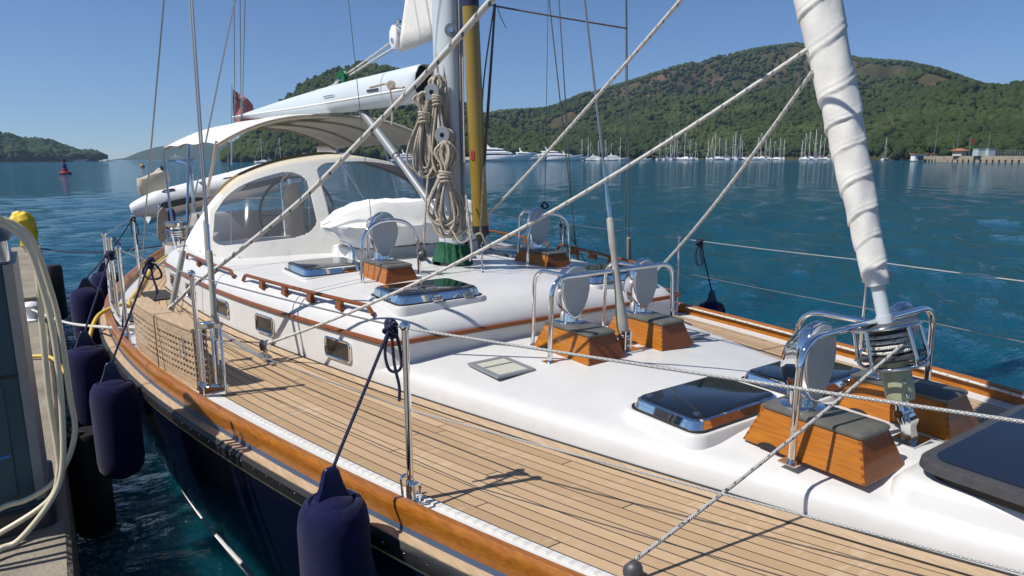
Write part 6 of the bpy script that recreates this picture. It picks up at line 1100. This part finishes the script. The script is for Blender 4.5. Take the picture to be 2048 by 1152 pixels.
for i, (u, h, l) in enumerate(((1881, 11, "tall white pole at the seaward end of the pier"), (1926, 9, "white pole rising behind the hut roof on the pier"), (1952, 7, "white flag pole right of the hut on the pier"), (1990, 8, "pale pole between the blue cabins on the pier"), (1918, 5, "short pale pole left of the hut on the pier"))):
    c = at_shore(u, 300 if u < 1940 else 291) + Vector((2, 3, 2.0)); o = obj("pier_pole", MB().tube([c, c + Vector((0, 0, h))], 0.09, 6), ALU); tag(o, l, "pole", "poles on the pier")
c = at_shore(1953, 291) + Vector((2, 3, 8.0)); rows = [[(c.x + 1.6 * s * math.cos(yaw), c.y - 1.6 * s * math.sin(yaw) + 0.1 * math.sin(s * 6), c.z - q - 0.3 * s) for q in (0, 0.5, 1.0)] for s in np.linspace(0, 1, 7)]; tag(obj("red_flag", MB().grid(rows), RED), "tiny red flag on the pier's flag pole", "flag")
ks = thing("shore_kiosk", at_shore(1838, 332), "small white kiosk with dark openings at the water left of the pier", "kiosk"); kc = wl(ks)
mb = MB(); mb.box(kc + Vector((0, 0, 1.6)), (5, 3, 2.6), rz=-yaw); obj("walls", mb, BOATW, ks); mb = MB(); mb.box(kc + Vector((0, 0, 3.1)), (6, 4, 0.4), rz=-yaw); obj("roof", mb, ROOF, ks); mb = MB(); mb.box(kc + Vector((-1.2 * math.sin(yaw), -1.3, 1.4)), (3, 1.0, 1.6), rz=-yaw); obj("opening", mb, BOATD, ks)
hs = thing("shore_house", at_shore(652, 500) + Vector((0, 0, 2)), "long white waterside building with a terrace under the awning edge", "building"); kc = wl(hs)
mb = MB(); mb.box(kc + Vector((0, 0, 2)), (30, 8, 4), rz=-yaw); obj("walls", mb, BOATW, hs); mb = MB(); mb.box(kc + Vector((-4 * math.sin(yaw) * 1.02, -4 * math.cos(yaw) * 1.02, 2)), (26, 0.3, 1.6), rz=-yaw); obj("window_band", mb, BOATD, hs); mb = MB(); mb.box(kc + Vector((3, 3, 6)), (14, 6, 4), rz=-yaw); obj("upper_storey", mb, CREAM, hs); mb = MB(); mb.box(kc + Vector((3, 3, 8.3)), (15.5, 7.5, 0.6), rz=-yaw); obj("roof", mb, ROOF, hs)
bc = at_shore(127, 150); by = thing("channel_buoy", bc, "red channel marker buoy floating on the left", "buoy"); DR = mat("buoy_red", (0.22, 0.012, 0.03), 0.5)
obj("float", MB().lathe([(0.001, -0.5), (0.75, -0.4), (1.0, 0.0), (1.0, 0.28), (0.85, 0.42), (0.35, 0.5), (0.001, 0.5)], bc, n=24), DR, by, smooth=40); obj("tower", MB().lathe([(0.55, 0.45), (0.38, 1.2), (0.28, 1.9), (0.001, 1.95)], bc, n=14), DR, by); obj("tower_band", MB().lathe([(0.40, 1.05), (0.41, 1.1), (0.33, 1.75), (0.32, 1.8)], bc, n=14), BLUEC, by); obj("topmark", MB().lathe([(0.001, 2.1), (0.36, 2.1), (0.36, 2.7), (0.001, 2.72)], bc, n=16), DR, by); obj("topmark_stem", MB().tube([bc + Vector((0, 0, 1.9)), bc + Vector((0, 0, 2.15))], 0.06, 6), DR, by)
yc = at_shore(283, 260); tag(obj("small_buoy", MB().ball(yc + Vector((0, 0, 0.3)), 0.75, 12, (1, 1, 0.9)).lathe([(0.25, 0.9), (0.15, 1.5), (0.001, 1.55)], yc, n=8), mat("buoy_yellow", (0.45, 0.25, 0.05), 0.5)), "small yellow mooring buoy beside the thin stay", "buoy")
yc = at_shore(1175, 300); tag(obj("small_buoy", MB().ball(yc + Vector((0, 0, 0.1)), 0.5, 10, (2, 1, 0.7)), BEIGEC), "small pale mooring buoy before the motor yachts", "buoy")

# ------------------------------------------------------------------ sea air: one even, closed box of thin haze round the whole scene
mb = MB(); mb.box((0, 1400, 148), (7000, 5200, 306)); hz = obj("haze", mb, GEL, smooth=0); hz["kind"] = "stuff"
HM = bpy.data.materials.new("sea_haze"); HM.use_nodes = True; t = HM.node_tree
for n in list(t.nodes): t.nodes.remove(n)
o_ = t.nodes.new("ShaderNodeOutputMaterial"); v_ = t.nodes.new("ShaderNodeVolumePrincipled"); v_.inputs["Color"].default_value = (0.50, 0.72, 1.0, 1); v_.inputs["Density"].default_value = 0.00016; v_.inputs["Anisotropy"].default_value = 0.2
t.links.new(v_.outputs[0], o_.inputs["Volume"]); hz.data.materials[0] = HM
